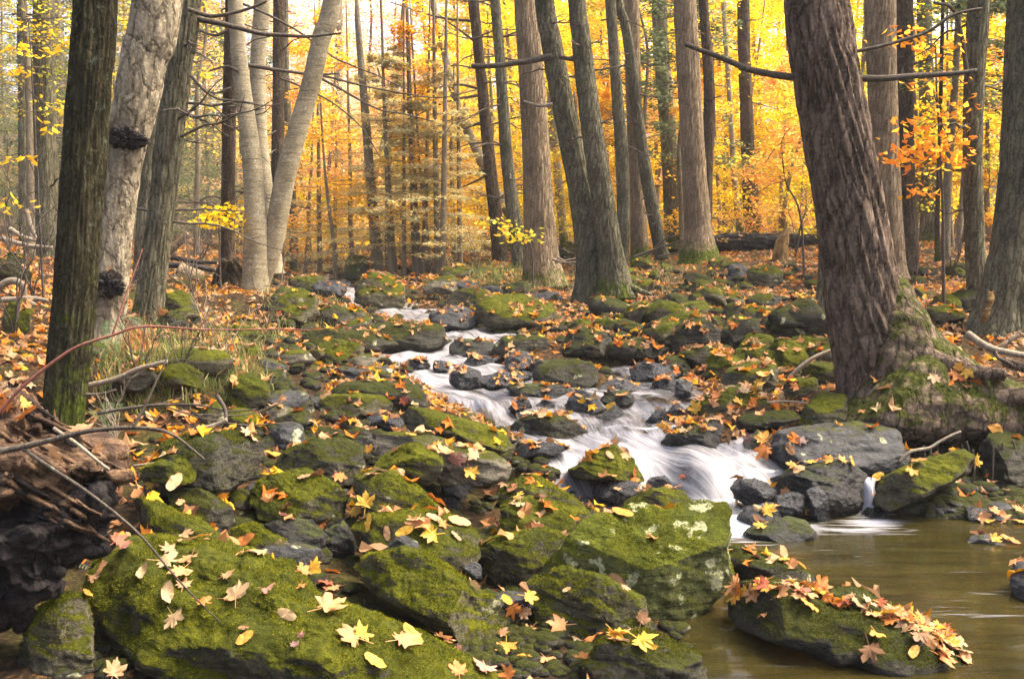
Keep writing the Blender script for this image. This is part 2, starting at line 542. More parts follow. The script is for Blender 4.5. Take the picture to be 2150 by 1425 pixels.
def fall_mat():
    t = NT('falling_water')
    uv = t.n('UVMap').outputs[0]
    at = t.n('Attribute'); at.attribute_name = 'whiteness'
    s1 = t.noise(t.mapping(uv, (26, 1.2, 1)), 1.0, 4, 0.6, 0.3)
    s2 = t.noise(t.mapping(uv, (9, 0.8, 1)), 1.0, 3, 0.5, 0.3)
    st = t.math('ADD', t.math('MULTIPLY', s1, 0.5), t.math('MULTIPLY', s2, 0.5))
    fo = t.mapr(t.math('ADD', at.outputs['Fac'], t.math('MULTIPLY', t.math('SUBTRACT', st, 0.5), 2.4)), 0.1, 1.0, 0, 0.93)
    whiteness = t.bsdf((0.48, 0.49, 0.54), 0.4, t.bump(st, 0.3, 0.02), 0.4)
    tr = t.n('BsdfTransparent'); tr.inputs[0].default_value = (0.86, 0.88, 0.9, 1)
    m = t.n('MixShader')
    t.put(m.inputs[0], fo); t.t.links.new(tr.outputs[0], m.inputs[1]); t.t.links.new(whiteness, m.inputs[2])
    return t.done(m.outputs[0])
M['fall'] = fall_mat()

def wood_mat(name, c1, c2, c3, rot=(0, 0, 0)):
    t = NT(name)
    p = t.n('TexCoord').outputs['Object']
    pos = t.n('NewGeometry').outputs['Position']
    g = t.noise(t.mapping(p, (6, 40, 40), rot), 1.0, 7, 0.65, 0.7)
    n2 = t.noise(p, 7, 6, 0.65, 0.5)
    n3 = t.noise(p, 60, 5, 0.7)
    c = t.ramp(g, [(0.28, c1), (0.5, c2), (0.72, c3)])
    c = t.mix(t.ramp(n2, [(0.40, 0.9), (0.56, 0.0)]), c, c1)
    c = t.mix(t.math('MULTIPLY', n3, 0.4), c, c1)
    b = t.bump(g, 1.0, 0.04)
    b = t.bump(n2, 0.9, 0.05, b)
    b = t.bump(n3, 0.8, 0.01, b)
    return t.done(t.bsdf(c, 0.85, b, 0.25))
M['rotwood'] = wood_mat('rotten_wood', (0.035, 0.018, 0.010), (0.20, 0.115, 0.06), (0.46, 0.29, 0.14), (0, 0.5, 0.0))
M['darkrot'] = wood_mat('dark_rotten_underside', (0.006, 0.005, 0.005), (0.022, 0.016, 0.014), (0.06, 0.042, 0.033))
M['snagwood'] = wood_mat('splintered_wood', (0.12, 0.065, 0.02), (0.36, 0.22, 0.07), (0.55, 0.37, 0.15), (0, 1.57, 0))
M['logwood'] = wood_mat('charred_log', (0.010, 0.008, 0.007), (0.035, 0.026, 0.02), (0.13, 0.10, 0.075))
# ------------------------------------------------------------------ the lie of the land
_wl = np.array([(-10, 0), (6.05, 0), (6.3, .02), (6.46, .05), (6.58, .20), (6.72, .26), (7.0, .33), (7.8, .39), (8.0, .42), (8.9, .49), (9.1, .53),
                (10.4, .58), (10.6, .615), (11.5, .65), (14, .75), (17, .9), (19, 1.0), (25, 1.2), (40, 1.3), (300, 1.3)])
_cx = np.array([(-5, 2.2), (4, 2.2), (5.6, 2.1), (6.05, 1.8), (6.3, 1.14), (6.6, .88), (7, .55), (8, .43), (9, -.45), (10, -.76), (11, -.2), (12, -.6),
                (14, -1.4), (17, -2.6), (19, -3.2), (25, -5), (40, -8), (300, -20)])
_hw = np.array([(-5, 1.6), (4, 1.6), (5.6, 1.4), (6.05, 1.0), (6.3, .86), (6.6, .78), (7, .68), (8, .9), (9, .5), (10, .55), (11, .48), (12, .42),
                (14, .38), (19, .35), (25, .05), (40, 0), (300, 0)])
def wl(y): return np.interp(y, _wl[:, 0], _wl[:, 1])
def warp(x, y): return (.075 * np.sin(5.3 * x + 1) + .04 * np.sin(12.1 * x)) * sm(6.0, 6.4, y) * (1 - sm(9.2, 10, y))
def chan(y): return np.interp(y, _cx[:, 0], _cx[:, 1]), np.interp(y, _hw[:, 0], _hw[:, 1])

def ground(x, y, noise=True):
    x = np.asarray(x, float); y = np.asarray(y, float)
    W = wl(y + warp(x, y))
    cx, hw = chan(y)
    t = np.abs(x - cx) - hw
    # second arm of the brook between the boulders on the right
    arm = np.abs(x - np.interp(y, [7.4, 8.3, 9.3], [1.0, 1.25, 1.0])) - np.where((y > 7.4) & (y < 9.4), .33, -1.0)
    tt = np.minimum(t, arm)
    dep = np.where(y < 6.1, .30, .12)
    bed = -dep * sm(0, .4, -tt)
    tp = np.maximum(tt, 0)
    near = .35 + .65 * sm(3.6, 6.6, y)
    L = .05 * sm(0, .25, tp) + .30 * near * sm(.3, 2.2, tp) + .05 * tp * near
    R = .05 * sm(0, .3, tp) + .10 * sm(.3, 2.0, tp) + .05 * tp
    R = R + .45 * sm(0, .9, tp) * (1 - sm(5.2, 6.3, y))
    R = R + .16 * sm(1.5, 6, tp) * np.exp(-((y - 21) / 5.0) ** 2)
    side = sm(-.2, .2, x - cx)
    h = W + np.where(tt > 0, L * (1 - side) + R * side, bed)
    low = .03 + .10 * sm(6.1, 7.0, y)                    # the hollow the pool has cut under the leaning tree
    kk = sm(1.35, 1.75, x) * (1 - sm(4.2, 5.5, x)) * sm(5.9, 6.1, y) * (1 - sm(7.0, 7.4, y))
    h = h * (1 - kk) + np.minimum(h, low) * kk
    h = np.where(tp > 7, h - 0.03 * (tp - 7), h)
    # the hill that closes the valley far off
    h = h + 11 * sm(48, 120, y) + 5 * sm(8, 60, np.abs(x + 3)) * sm(25, 70, y)
    if noise:
        sh = x.shape
        p = np.stack([x.ravel(), y.ravel(), np.zeros(x.size)], -1)
        out = sm(0.0, .5, tt.ravel())
        amp = (0.35 + 0.65 * out)
        h = h + (amp * (.075 * fbm(p * 1.1, 2) + .03 * fbm(p * 5.0 + 31, 2))).reshape(sh)
    return h

_ymarch = np.concatenate([np.arange(2.2, 14, .03), np.arange(14, 40, .08), np.arange(40, 120, .4)])
def hit(px, py, water=False):
    """first point of the ground along the line of sight through a photo pixel"""
    r = ray(px, py)
    s = _ymarch / r[1]
    P = r[None] * s[:, None] + np.array([0, 0, CAMZ])
    g = ground(P[:, 0], P[:, 1])
    if water:
        cx, hw = chan(P[:, 1])
        g = np.where((np.abs(P[:, 0] - cx) < hw + .15) | ((P[:, 1] > 7.3) & (P[:, 1] < 9.5) & (P[:, 0] > cx) & (P[:, 0] < 1.7)), np.maximum(g, wl(P[:, 1]) - .01), g)
    b = np.nonzero(P[:, 2] < g)[0]
    if len(b) == 0:
        return P[-1]
    return P[b[0]]

ys = np.concatenate([np.arange(-5, 2.4, .25), np.arange(2.4, 9, .055), np.arange(9, 16, .09), np.arange(16, 30, .18), np.arange(30, 60, .6), np.arange(60, 190, 3.0)])
us = np.linspace(-1, 1, 300)
us = np.sign(us) * (0.55 * np.abs(us) + 0.45 * np.abs(us) ** 2.5)
YY, UU = np.meshgrid(ys, us, indexing='ij')
XX = UU * (np.maximum(YY, 0) + 9) * 0.95
ZZ = ground(XX, YY)
nr, nc = XX.shape
ii = (np.arange(nr - 1)[:, None] * nc + np.arange(nc - 1)[None]).ravel()
quads = np.stack([ii, ii + 1, ii + nc + 1, ii + nc], -1)
g_o = link('ground', mesh_np('ground', np.stack([XX, YY, ZZ], -1).reshape(-1, 3), quads, M['ground']))
tag(g_o, 'dark leaf-strewn forest floor and stream bed', kind='structure')

# ------------------------------------------------------------------ water
def grid_faces(nr, nc, keep=None):
    i = (np.arange(nr - 1)[:, None] * nc + np.arange(nc - 1)[None]).ravel()
    q = np.stack([i, i + 1, i + nc + 1, i + nc], -1)
    if keep is not None:
        q = q[keep.ravel()[q].any(1)]
    return q

yw = np.concatenate([np.arange(6.0, 6.35, .03), np.arange(6.35, 6.85, .012), np.arange(6.85, 9.6, .03), np.arange(9.6, 21, .06)])
vw = np.linspace(-1, 1, 90)
Yw, Vw = np.meshgrid(yw, vw, indexing='ij')
c_, h_ = chan(Yw)
extra = np.where((Yw > 7.2) & (Yw < 9.7), 1.3, 0.35)
Xw = c_ + np.where(Vw > 0, Vw * (h_ + extra), Vw * (h_ + 0.35))
pw = np.stack([Xw.ravel() * 3, Yw.ravel() * 3, np.zeros(Xw.size)], -1)
Zw = wl(Yw + warp(Xw, Yw)) + (.03 * fbm(pw * np.array([1.2, .55, 1]), 3)).reshape(Xw.shape) * sm(6.05, 6.4, Yw) - 0.012 + 0.02 * np.maximum(0, 1 - np.abs(Vw)) * sm(6.3, 6.6, Yw)
slope = np.abs(np.gradient(Zw, axis=0) / np.gradient(yw)[:, None])
whiteness = 0.44 + .16 * sm(8.0, 8.8, Yw) + 0.62 * np.clip(slope * .8, 0, .8)  # froth plus painted white for bright sky mirrored in the flat upper stream
whiteness = whiteness * (0.55 + 0.45 * sm(1.0, .5, np.abs(Vw)))
arm = sm(.55, 1.1, Xw - .1) * sm(7.5, 7.9, Yw)
whiteness = whiteness * (1 - .55 * arm) + .12 * sm(8.4, 9.0, Yw) * (Xw < .3)  # upper left flats whitened further for that painted sky reflection
s_len = np.cumsum(np.hypot(np.gradient(np.interp(yw, _cx[:, 0], _cx[:, 1])), np.gradient(yw)))
U = np.repeat(s_len[:, None], len(vw), 1)
wet = (Zw > ground(Xw, Yw) - .05)
wat = link('stream_water', mesh_np('stream_water', np.stack([Xw, Yw, Zw], -1).reshape(-1, 3), grid_faces(*Xw.shape, keep=wet),
           M['water'], uv=np.stack([U.ravel(), (Vw * (h_ + .6)).ravel()], -1), attrs={'whiteness': whiteness.ravel()}))
tag(wat, 'silky white brook tumbling over the rocks', kind='structure')

yp = np.concatenate([np.arange(-2, 3.2, .2), np.arange(3.2, 6.35, .045)])
xp = np.arange(-.6, 5.2, .05)
Yp, Xp = np.meshgrid(yp, xp, indexing='ij')
pf = np.stack([Xp.ravel() * 2.2, Yp.ravel() * 5, np.zeros(Xp.size)], -1)
Zp = (.004 * fbm(pf, 2)).reshape(Xp.shape)
fo = 1.25 * np.exp(-(((Xp - 1.22) / .30) ** 2 + ((Yp - 6.0) / .33) ** 2))
fo += .7 * np.exp(-(((Xp - 2.02) / .17) ** 2 + ((Yp - 6.02) / .14) ** 2))
fo += .32 * np.exp(-(((Xp - 1.75) / .45) ** 2 + ((Yp - 5.85 + .25 * (Xp - 1.75)) / .09) ** 2))
fo += .10 * np.exp(-(((Xp - 1.9) / .5) ** 2 + ((Yp - 4.55) / .2) ** 2))
keepp = (ground(Xp, Yp) < .06)
pool = link('pool_water', mesh_np('pool_water', np.stack([Xp, Yp, Zp], -1).reshape(-1, 3), grid_faces(*Xp.shape, keep=keepp), M['pool'], attrs={'whiteness': np.clip(fo, 0, 1.2).ravel()}))
tag(pool, 'olive brown pool below the small falls', kind='structure')

def fall(pts, label, name='waterfall', nn=26, ncol=22, bulge=.05):
    """a sheet of falling water: pts = (px, py, width_px, distance, foam) from lip to foot"""
    P = np.array(pts, float)
    C = catmull(np.hstack([unproj(P[:, 0], P[:, 1], P[:, 3]), P[:, 2:5]]), nn)
    ctr, wd, dd, fo = C[:, :3], C[:, 3] * C[:, 4] / F, C[:, 4], C[:, 5]
    v = np.linspace(-1, 1, ncol)
    X = ctr[:, None, 0] + v[None] * wd[:, None] / 2
    Y = ctr[:, None, 1] + bulge * (v[None] ** 2) + 0 * X
    Z = ctr[:, None, 2] - .02 * v[None] ** 2 + 0 * X
    s = np.linspace(0, 1, nn)[:, None] + 0 * X
    pp = np.stack([X.ravel() * 14, Y.ravel() * 3, Z.ravel() * 3], -1)
    Y = Y - .018 * fbm(pp, 3).reshape(X.shape)
    q = grid_faces(nn, ncol)
    uv = np.stack([(v[None] * wd.mean() * 2 + 0 * X).ravel(), s.ravel() * 1.5], -1)
    fa = (fo[:, None] * (1 - .75 * np.abs(v[None]) ** 3)).ravel()
    front = link(name, mesh_np(name, np.stack([X, Y, Z], -1).reshape(-1, 3), q, M['fall'], uv=uv, attrs={'whiteness': fa}))
    tag(front, label, kind='structure')
    return front

fall([(1540, 882, 26, 7.3, .45), (1522, 905, 28, 7.15, .6), (1515, 935, 28, 7.0, .55), (1522, 965, 36, 6.85, .7), (1560, 985, 90, 6.7, .55)], 'thin ribbon of water beside the dark flat slab')
fall([(1828, 1002, 38, 6.35, .5), (1830, 1015, 28, 6.27, .65), (1832, 1045, 26, 6.2, .6), (1832, 1080, 42, 6.16, .7), (1834, 1108, 80, 6.06, .8)], 'small lone waterfall dropping into the pool between two boulders')

# ------------------------------------------------------------------ boulders traced where they lie
ROCKS = []
def poly_radius(poly, cx, cy):
    P = np.array(poly, float)
    P = np.stack([P[:, 0] - cx, cy - P[:, 1]], -1)
    Q = np.roll(P, -1, 0)
    th = np.linspace(-math.pi, math.pi, 720, endpoint=False)
    D = np.stack([np.cos(th), np.sin(th)], -1)
    E = Q - P
    den = D[:, None, 0] * E[None, :, 1] - D[:, None, 1] * E[None, :, 0]
    den = np.where(np.abs(den) < 1e-9, 1e-9, den)
    t = (P[None, :, 0] * E[None, :, 1] - P[None, :, 1] * E[None, :, 0]) / den
    s = (P[None, :, 0] * D[:, None, 1] - P[None, :, 1] * D[:, None, 0]) / den
    ok = (t > 0) & (s >= -1e-6) & (s <= 1 + 1e-6)
    R = np.where(ok, t, -1).max(1)
    R = np.where(R < 0, np.median(R[R > 0]), R)
    k = np.exp(-np.linspace(-2, 2, 9) ** 2); k /= k.sum()
    R = np.convolve(np.concatenate([R[-4:], R, R[:4]]), k, 'valid')
    return th, R

def boulder(poly, mat, label, d=None, tilt=.75, thick=.62, sub=5, rough=1.0, facets=7, name='boulder', group=None, box=.72, seed=None, sink=0, cush=0, cut=(.66, .9), vmin=.42):
    P = np.array(poly, float)
    x0, x1, y0, y1 = P[:, 0].min(), P[:, 0].max(), P[:, 1].min(), P[:, 1].max()
    if sink:
        P = np.where((P[:, 1] > (y0 + y1) / 2)[:, None], P + [0, sink], P)
        y1 += sink
    cx, cy = (x0 + x1) / 2, (y0 + y1) / 2
    A = P; B = np.roll(P, -1, 0)
    cr = A[:, 0] * B[:, 1] - B[:, 0] * A[:, 1]
    cx = ((A[:, 0] + B[:, 0]) * cr).sum() / (3 * cr.sum())
    cy = ((A[:, 1] + B[:, 1]) * cr).sum() / (3 * cr.sum())
    hpx = y1 - y0
    if d is None:
        g = hit(cx, min(y1 - .04 * hpx, 1500), True)
        d = g[1] + tilt * .5 * hpx * g[1] / F
    size = math.sqrt((x1 - x0) * hpx) * d / F
    T = thick * size
    rs = np.random.default_rng(seed if seed is not None else int(cx * 7 + cy * 13))
    D, faces = ico(sub)
    q = Matrix.Rotation(rs.uniform(0, 6.28), 3, Vector(rs.normal(size=3)).normalized())
    D = D @ np.array(q)
    th, R = poly_radius(P, cx, cy)
    a = np.arctan2(D[:, 1], D[:, 0])
    rho = np.hypot(D[:, 0], D[:, 1])
    Rt = np.interp(a, th, R, period=2 * math.pi)
    ft = np.fft.rfft(R) / len(R)
    Rl = ft[0].real + 0 * th
    for k in (1, 2, 3, 4):
        Rl = Rl + 2 * (ft[k].real * np.cos(k * (th - th[0])) - ft[k].imag * np.sin(k * (th - th[0])))
    Rl = np.interp(a, th, Rl, period=2 * math.pi)
    wgt = rho ** 4
    rr = (Rl * (1 - wgt) + Rt * wgt) * rho ** box
    px = cx + rr * np.cos(a)
    py = cy - rr * np.sin(a)
    dep = np.sign(D[:, 2]) * np.abs(D[:, 2]) ** box * T
    Y = d + tilt * (cy - py) * d / F + dep
    V = unproj(px, py, Y)
    C = unproj(cx, cy, d)
    view = C - np.array([0, 0, CAMZ]); view /= np.linalg.norm(view)
    V = V - C
    n_done = 0
    for _ in range(60):
        if n_done >= facets: break
        n = rs.normal(size=3); n /= np.linalg.norm(n)
        if n[2] < -.3 or abs(n @ view) < vmin: continue
        n_done += 1
        hs = V @ n
        lim = hs.max() * rs.uniform(*cut)
        V = V - np.maximum(0, hs - lim)[:, None] * n * .93
    nrm = V / (np.linalg.norm(V, axis=1)[:, None] + 1e-9)
    W_ = (V + C) / size
    o = rs.uniform(0, 50, 3)
    disp = .055 * fbm(W_ * 2.3 + o, 4) + .022 * np.abs(fbm(W_ * 6 + o, 3)) - .01
    bed = np.array([.3, .15, .94])
    st = fbm(np.stack([(W_ @ bed) * 9 + o[0], W_[:, 0] * 1.2, W_[:, 1] * 1.2], -1), 2)
    disp = disp + .014 * np.clip(st * 3, -1, 1)
    if sub >= 6:
        disp = disp + .007 * fbm(W_ * 24 + o, 3)
    V = V + nrm * (disp * size * rough)[:, None]
    if cush:
        Pw = V + C
        V = V + nrm * (cush * sm(-.2, .5, nrm[:, 2]) * (.013 * fbm(Pw * 12 + o, 3) + .010 * np.abs(fbm(Pw * 34, 3))))[:, None]
    me = mesh_np(name, V, faces[:, ::-1], M[mat])
    ob = link(name, me, loc=C)
    tag(ob, label, 'boulder' if name == 'boulder' else name, group)
    ROCKS.append(ob)
    return ob

B = boulder
B([(190,1180),(250,1128),(330,1120),(450,1145),(560,1185),(680,1232),(800,1288),(900,1333),(1000,1380),(1065,1430),(1060,1500),(700,1530),(400,1490),(240,1420),(198,1330),(178,1240)],
  'boulder_green', 'huge sloping boulder under bright green moss, largest at the front left', d=3.75, tilt=1.0, thick=.5, sub=7, facets=4, rough=.85, cush=1)
B([(80,1270),(130,1238),(178,1255),(200,1330),(203,1400),(180,1470),(70,1480),(50,1330)], 'boulder_moss', 'block-shaped stone tucked under the rotten stump', d=3.5, tilt=.3, sub=6)
B([(286,1035),(330,1045),(380,1080),(440,1105),(505,1150),(545,1185),(470,1200),(380,1180),(330,1140),(305,1090)], 'boulder_green', 'pointed wedge of mossy rock leaning behind the huge sloping boulder', d=4.45, tilt=.9, sub=6, thick=.5)
B([(300,985),(340,930),(400,903),(470,900),(540,915),(562,945),(548,990),(500,1025),(450,1050),(380,1060),(310,1040)], 'boulder_dark', 'dark green overhanging boulder right of the rotten stump', d=5.0, tilt=.5, sub=6)
B([(296,985),(330,968),(390,963),(416,980),(412,1010),(380,1022),(310,1012)], 'boulder_green', 'low light green ledge in front of the overhanging boulder', d=4.75, tilt=.6)
B([(345,1025),(400,1018),(440,1035),(480,1060),(503,1095),(470,1125),(420,1110),(370,1080)], 'boulder_dark', 'dark fish-shaped rock with a yellow leaf on its ridge', d=4.7, tilt=.7)
B([(518,1045),(540,1008),(590,990),(640,988),(690,1005),(732,1040),(725,1080),(680,1100),(600,1105),(540,1090)], 'boulder_green', 'domed bright moss boulder, left of centre', d=5.0, tilt=.8, sub=6, cush=1)
B([(555,1100),(590,1085),(650,1090),(690,1120),(690,1150),(640,1165),(570,1150)], 'boulder_wetmoss', 'dark stone under the front of the domed moss boulder', d=4.75, tilt=.5)
B([(680,1110),(720,1092),(745,1120),(745,1165),(700,1175),(675,1150)], 'boulder_wetmoss', 'dark mossy stone with a hanging orange leaf', d=4.75, tilt=.5)
B([(528,1163),(560,1145),(620,1138),(670,1150),(688,1178),(650,1200),(560,1195)], 'boulder_grey', 'smooth purple grey stone behind the huge sloping boulder', d=4.35, tilt=.7, rough=.6)
B([(478,1110),(530,1095),(560,1110),(605,1135),(585,1160),(530,1160),(495,1140)], 'boulder_moss', 'small light green rock with two pine needles standing on it', d=4.55, tilt=.8)
B([(568,985),(600,945),(660,920),(720,917),(757,940),(768,972),(745,1015),(690,1025),(610,1010)], 'boulder_dark', 'dark moss boulder marked with two white lichen spots', d=5.55, tilt=.5, sub=6)
B([(745,1000),(780,985),(830,990),(880,1018),(925,1062),(915,1095),(850,1095),(770,1085),(748,1045)], 'boulder_moss', 'grey green boulder beneath the overhanging light green one', d=5.0, tilt=.8, sub=6)
B([(772,975),(800,955),(850,932),(880,930),(915,950),(933,975),(925,1000),(890,1016),(840,998),(790,986)], 'boulder_green', 'light green boulder overhanging its neighbour, centre left', d=5.3, tilt=.8)
B([(735,925),(800,908),(900,910),(980,930),(1040,948),(1070,975),(1062,1005),(1000,1025),(930,1010),(880,970),(760,950)], 'boulder_tan', 'flat leaf-strewn slab left of the cascade', d=5.75, tilt=1.2, sub=6, thick=.45)
B([(841,870),(860,853),(900,859),(960,875),(1020,888),(1065,914),(1077,940),(1040,955),(960,930),(890,912),(850,895)], 'boulder_moss', 'long mossy rock lying along the left edge of the white water', d=6.35, tilt=.7, sub=6)
B([(1053,1035),(1075,1000),(1110,991),(1160,1010),(1210,1045),(1237,1078),(1230,1115),(1150,1125),(1060,1110)], 'boulder_moss', 'rounded green boulder left of the white slide', d=5.35, tilt=.8, sub=6)
B([(1046,1112),(1055,1065),(1085,1042),(1120,1041),(1160,1060),(1213,1092),(1205,1130),(1130,1140),(1055,1130)], 'boulder_green', 'bright moss hump with two leaves on its crown', d=5.0, tilt=.9, sub=6)
B([(1001,1150),(1030,1125),(1100,1111),(1170,1108),(1198,1122),(1170,1165),(1130,1205),(1100,1240),(1050,1250),(1008,1220)], 'boulder_green', 'dark shaggy moss boulder tapering to a shadowed base', d=4.7, tilt=.35, sub=6)
B([(1125,1185),(1180,1130),(1230,1072),(1260,1080),(1300,1085),(1350,1055),(1400,1070),(1450,1055),(1530,1050),(1537,1080),(1532,1150),(1548,1215),(1512,1245),(1480,1285),(1440,1325),(1390,1335),(1250,1300),(1140,1250)],
  'boulder_lichen', 'big angular boulder with pale lichen patches beside the pool', d=4.5, tilt=.28, sub=7, thick=.5, facets=12, cush=.4, cut=(.50, .78), rough=.7, vmin=.72, box=.62, seed=8)
B([(1113,1220),(1140,1185),(1170,1175),(1210,1195),(1290,1215),(1342,1255),(1364,1305),(1360,1345),(1300,1360),(1250,1395),(1190,1405),(1145,1375),(1130,1310),(1113,1260)],
  'boulder_moss', 'craggy boulder in front of the big angular one', d=4.1, tilt=.5, sub=7, facets=13, cush=.5, cut=(.52, .80), vmin=.66)
B([(748,1190),(780,1163),(850,1153),(900,1163),(950,1193),(1000,1238),(1060,1268),(1110,1298),(1147,1345),(1140,1390),(1080,1405),(1010,1385),(940,1345),(860,1300),(780,1245)],
  'boulder_moss', 'long olive boulder slanting down to the right at front centre', d=4.15, tilt=.7, sub=7, facets=6, cush=.8)
B([(738,1115),(770,1080),(840,1071),(930,1074),(980,1095),(1012,1130),(1012,1170),(970,1195),(900,1190),(820,1165),(755,1150)], 'boulder_moss', 'low mossy boulder scattered with pale leaves', d=4.65, tilt=1.1, sub=6)
B([(805,1160),(825,1130),(850,1120),(876,1138),(884,1160),(850,1172)], 'boulder_grey', 'small pointed grey stone leaning on the leaf-scattered boulder', d=4.4, tilt=.4)
B([(972,1190),(990,1178),(1010,1185),(1012,1215),(985,1220)], 'boulder_grey', 'little white pebble wedged beside the shaggy moss boulder', d=4.4, tilt=.4, name='stone')
B([(1025,1255),(1060,1240),(1110,1245),(1120,1275),(1080,1295),(1030,1280)], 'boulder_grey', 'pale grey stone beneath a cluster of curled leaves', d=4.1, tilt=.6)
B([(1195,1412),(1230,1370),(1270,1340),(1330,1325),(1390,1325),(1440,1345),(1472,1380),(1480,1500),(1180,1500)], 'boulder_dark', 'dark grey rock holding two bright yellow leaves at the bottom edge', d=3.75, tilt=.5, sub=6)
B([(1492,1262),(1530,1225),(1600,1217),(1700,1225),(1800,1250),(1900,1280),(1990,1330),(2062,1385),(2055,1412),(1960,1432),(1850,1428),(1750,1400),(1650,1360),(1560,1325),(1500,1295)],
  'boulder_dark', 'long mossy slab heaped with fallen leaves at the pool edge', d=4.15, tilt=1.0, sub=6, facets=3, thick=.4, rough=.8, cush=.8)
B([(1520,1155),(1550,1140),(1600,1160),(1670,1180),(1712,1210),(1718,1235),(1630,1250),(1540,1240)], 'boulder_dark', 'low mossy rock behind the leaf-heaped slab', d=4.9, tilt=.9)
B([(1562,1118),(1590,1098),(1650,1085),(1690,1090),(1722,1125),(1720,1145),(1640,1150),(1575,1142)], 'boulder_wetmoss', 'wet rounded rock at the foot of the falls in the pool', d=5.75, tilt=.8)
B([(1532,1020),(1550,1005),(1600,1008),(1632,1030),(1625,1052),(1570,1062),(1540,1045)], 'boulder_wet', 'black wet block right of the white chute', d=6.25, tilt=.5)
B([(1543,1085),(1570,1063),(1630,1060),(1660,1085),(1640,1105),(1560,1108)], 'boulder_wet', 'black wet rock with an orange leaf beside the chute', d=6.05, tilt=.6)
B([(1630,1042),(1660,1030),(1690,1040),(1700,1070),(1650,1085),(1628,1068)], 'boulder_wet', 'glossy dark block under the rounded black boulder', d=6.1, tilt=.4)
B([(1690,1030),(1715,1018),(1738,1040),(1745,1090),(1720,1100),(1695,1075)], 'boulder_wet', 'upright dark stone beneath the rounded black boulder', d=6.1, tilt=.2)
B([(1610,1005),(1660,985),(1740,968),(1790,970),(1818,1000),(1825,1045),(1800,1080),(1740,1085),(1660,1050)], 'boulder_wetmoss', 'rounded black boulder with leaves along its top left of the lone waterfall', d=6.35, tilt=.4, sub=6)
B([(1838,1055),(1850,1000),(1900,975),(1960,955),(2030,938),(2052,958),(2032,992),(1980,1025),(1920,1055),(1870,1072)], 'boulder_moss', 'slanting slab right of the lone waterfall with a leaf on its face', d=6.25, tilt=.7, sub=6)
B([(1585,940),(1640,905),(1720,890),(1800,885),(1880,900),(1915,940),(1900,985),(1820,985),(1700,975),(1610,975)], 'boulder_grey', 'broad wet ledge below the leaning tree', d=6.75, tilt=1.1, sub=6, thick=.5, sink=25)
B([(1560,925),(1590,905),(1630,915),(1645,950),(1610,970),(1565,960)], 'boulder_wetmoss', 'dark stone between the thin ribbon of water and the ledge', d=6.85, tilt=.6)
B([(1527,888),(1560,868),(1620,862),(1678,858),(1682,880),(1620,898),(1560,905)], 'boulder_dark', 'dark flat slab spanning the top of the thin ribbon of water', d=7.15, tilt=1.0, thick=.4)
B([(1672,895),(1690,850),(1730,823),(1775,826),(1785,860),(1770,900),(1720,912)], 'boulder_moss', 'rounded boulder against the left foot of the leaning tree', d=7.3, tilt=.4)
B([(1385,940),(1400,910),(1450,880),(1510,880),(1540,905),(1530,960),(1470,985),(1400,970)], 'boulder_wetmoss', 'leaf-capped boulder between the curtain and the thin ribbon of water', d=6.95, tilt=.8, sub=6)
B([(1440,860),(1480,825),(1540,808),(1600,820),(1632,855),(1610,885),(1530,890),(1460,885)], 'boulder_moss', 'broad dark mossy rock under scattered leaves above the ribbon of water', d=7.6, tilt=.9, sub=6)
B([(1193,985),(1230,965),(1250,945),(1290,932),(1320,950),(1345,990),(1358,1010),(1330,1020),(1260,1010),(1205,1003)], 'boulder_green', 'moss-topped rock splitting the cascade', d=6.52, tilt=.6, sub=6)
B([(1240,1010),(1290,1000),(1340,1010),(1345,1035),(1300,1060),(1250,1055)], 'boulder_wet', 'black stone under the moss-topped rock in the cascade', d=6.42, tilt=.3)
B([(1300,1060),(1340,1032),(1395,1020),(1440,1035),(1460,1062),(1420,1090),(1330,1090)], 'boulder_moss', 'greenish rock with leaves on it at the foot of the curtain', d=6.1, tilt=.7)
B([(1350,1025),(1365,1003),(1395,997),(1412,1015),(1395,1030)], 'boulder_wet', 'small glossy rock above the greenish one in the cascade', d=6.45, tilt=.5)
B([(1448,1015),(1462,985),(1478,990),(1483,1025),(1465,1036)], 'boulder_wet', 'thin upright black stone standing in the falls', d=6.55, tilt=.2, thick=.5)
B([(1482,975),(1500,960),(1530,965),(1535,992),(1500,1000)], 'boulder_wet', 'round black stone behind the upright one in the falls', d=6.8, tilt=.4)
B([(1065,905),(1090,880),(1130,865),(1180,868),(1215,890),(1240,910),(1210,925),(1130,928),(1080,920)], 'boulder_dark', 'brown green rock dividing the white water at mid stream', d=7.1, tilt=.8, sub=6)
B([(1187,850),(1200,825),(1225,815),(1255,835),(1274,860),(1240,878),(1195,875)], 'boulder_grey', 'grey peaked rock in mid stream', d=7.75, tilt=.6)
B([(1253,850),(1270,825),(1310,816),(1332,830),(1328,850),(1280,860)], 'boulder_wetmoss', 'dark mossy rock right behind the peaked one', d=7.9, tilt=.7)
B([(1250,820),(1275,800),(1310,795),(1345,815),(1350,828),(1300,832)], 'boulder_wet', 'smooth dark rock in the side channel', d=8.45, tilt=.7)
B([(1065,858),(1085,840),(1112,838),(1118,860),(1090,872)], 'boulder_wet', 'black sharp rock with an orange leaf in the white water', d=7.65, tilt=.5)
B([(1121,852),(1140,838),(1160,842),(1168,858),(1140,864)], 'boulder_wet', 'small blue black rock in the white water', d=7.8, tilt=.5)
B([(1070,950),(1100,930),(1160,928),(1200,940),(1160,958),(1090,962)], 'boulder_wet', 'flat wet stone half drowned beside the long mossy rock', d=6.65, tilt=1.0, rough=.6)
B([(1255,880),(1290,850),(1310,858),(1305,880),(1270,890)], 'boulder_grey', 'grey tilted stone beside a yellow leaf in mid stream', d=7.55, tilt=.7)
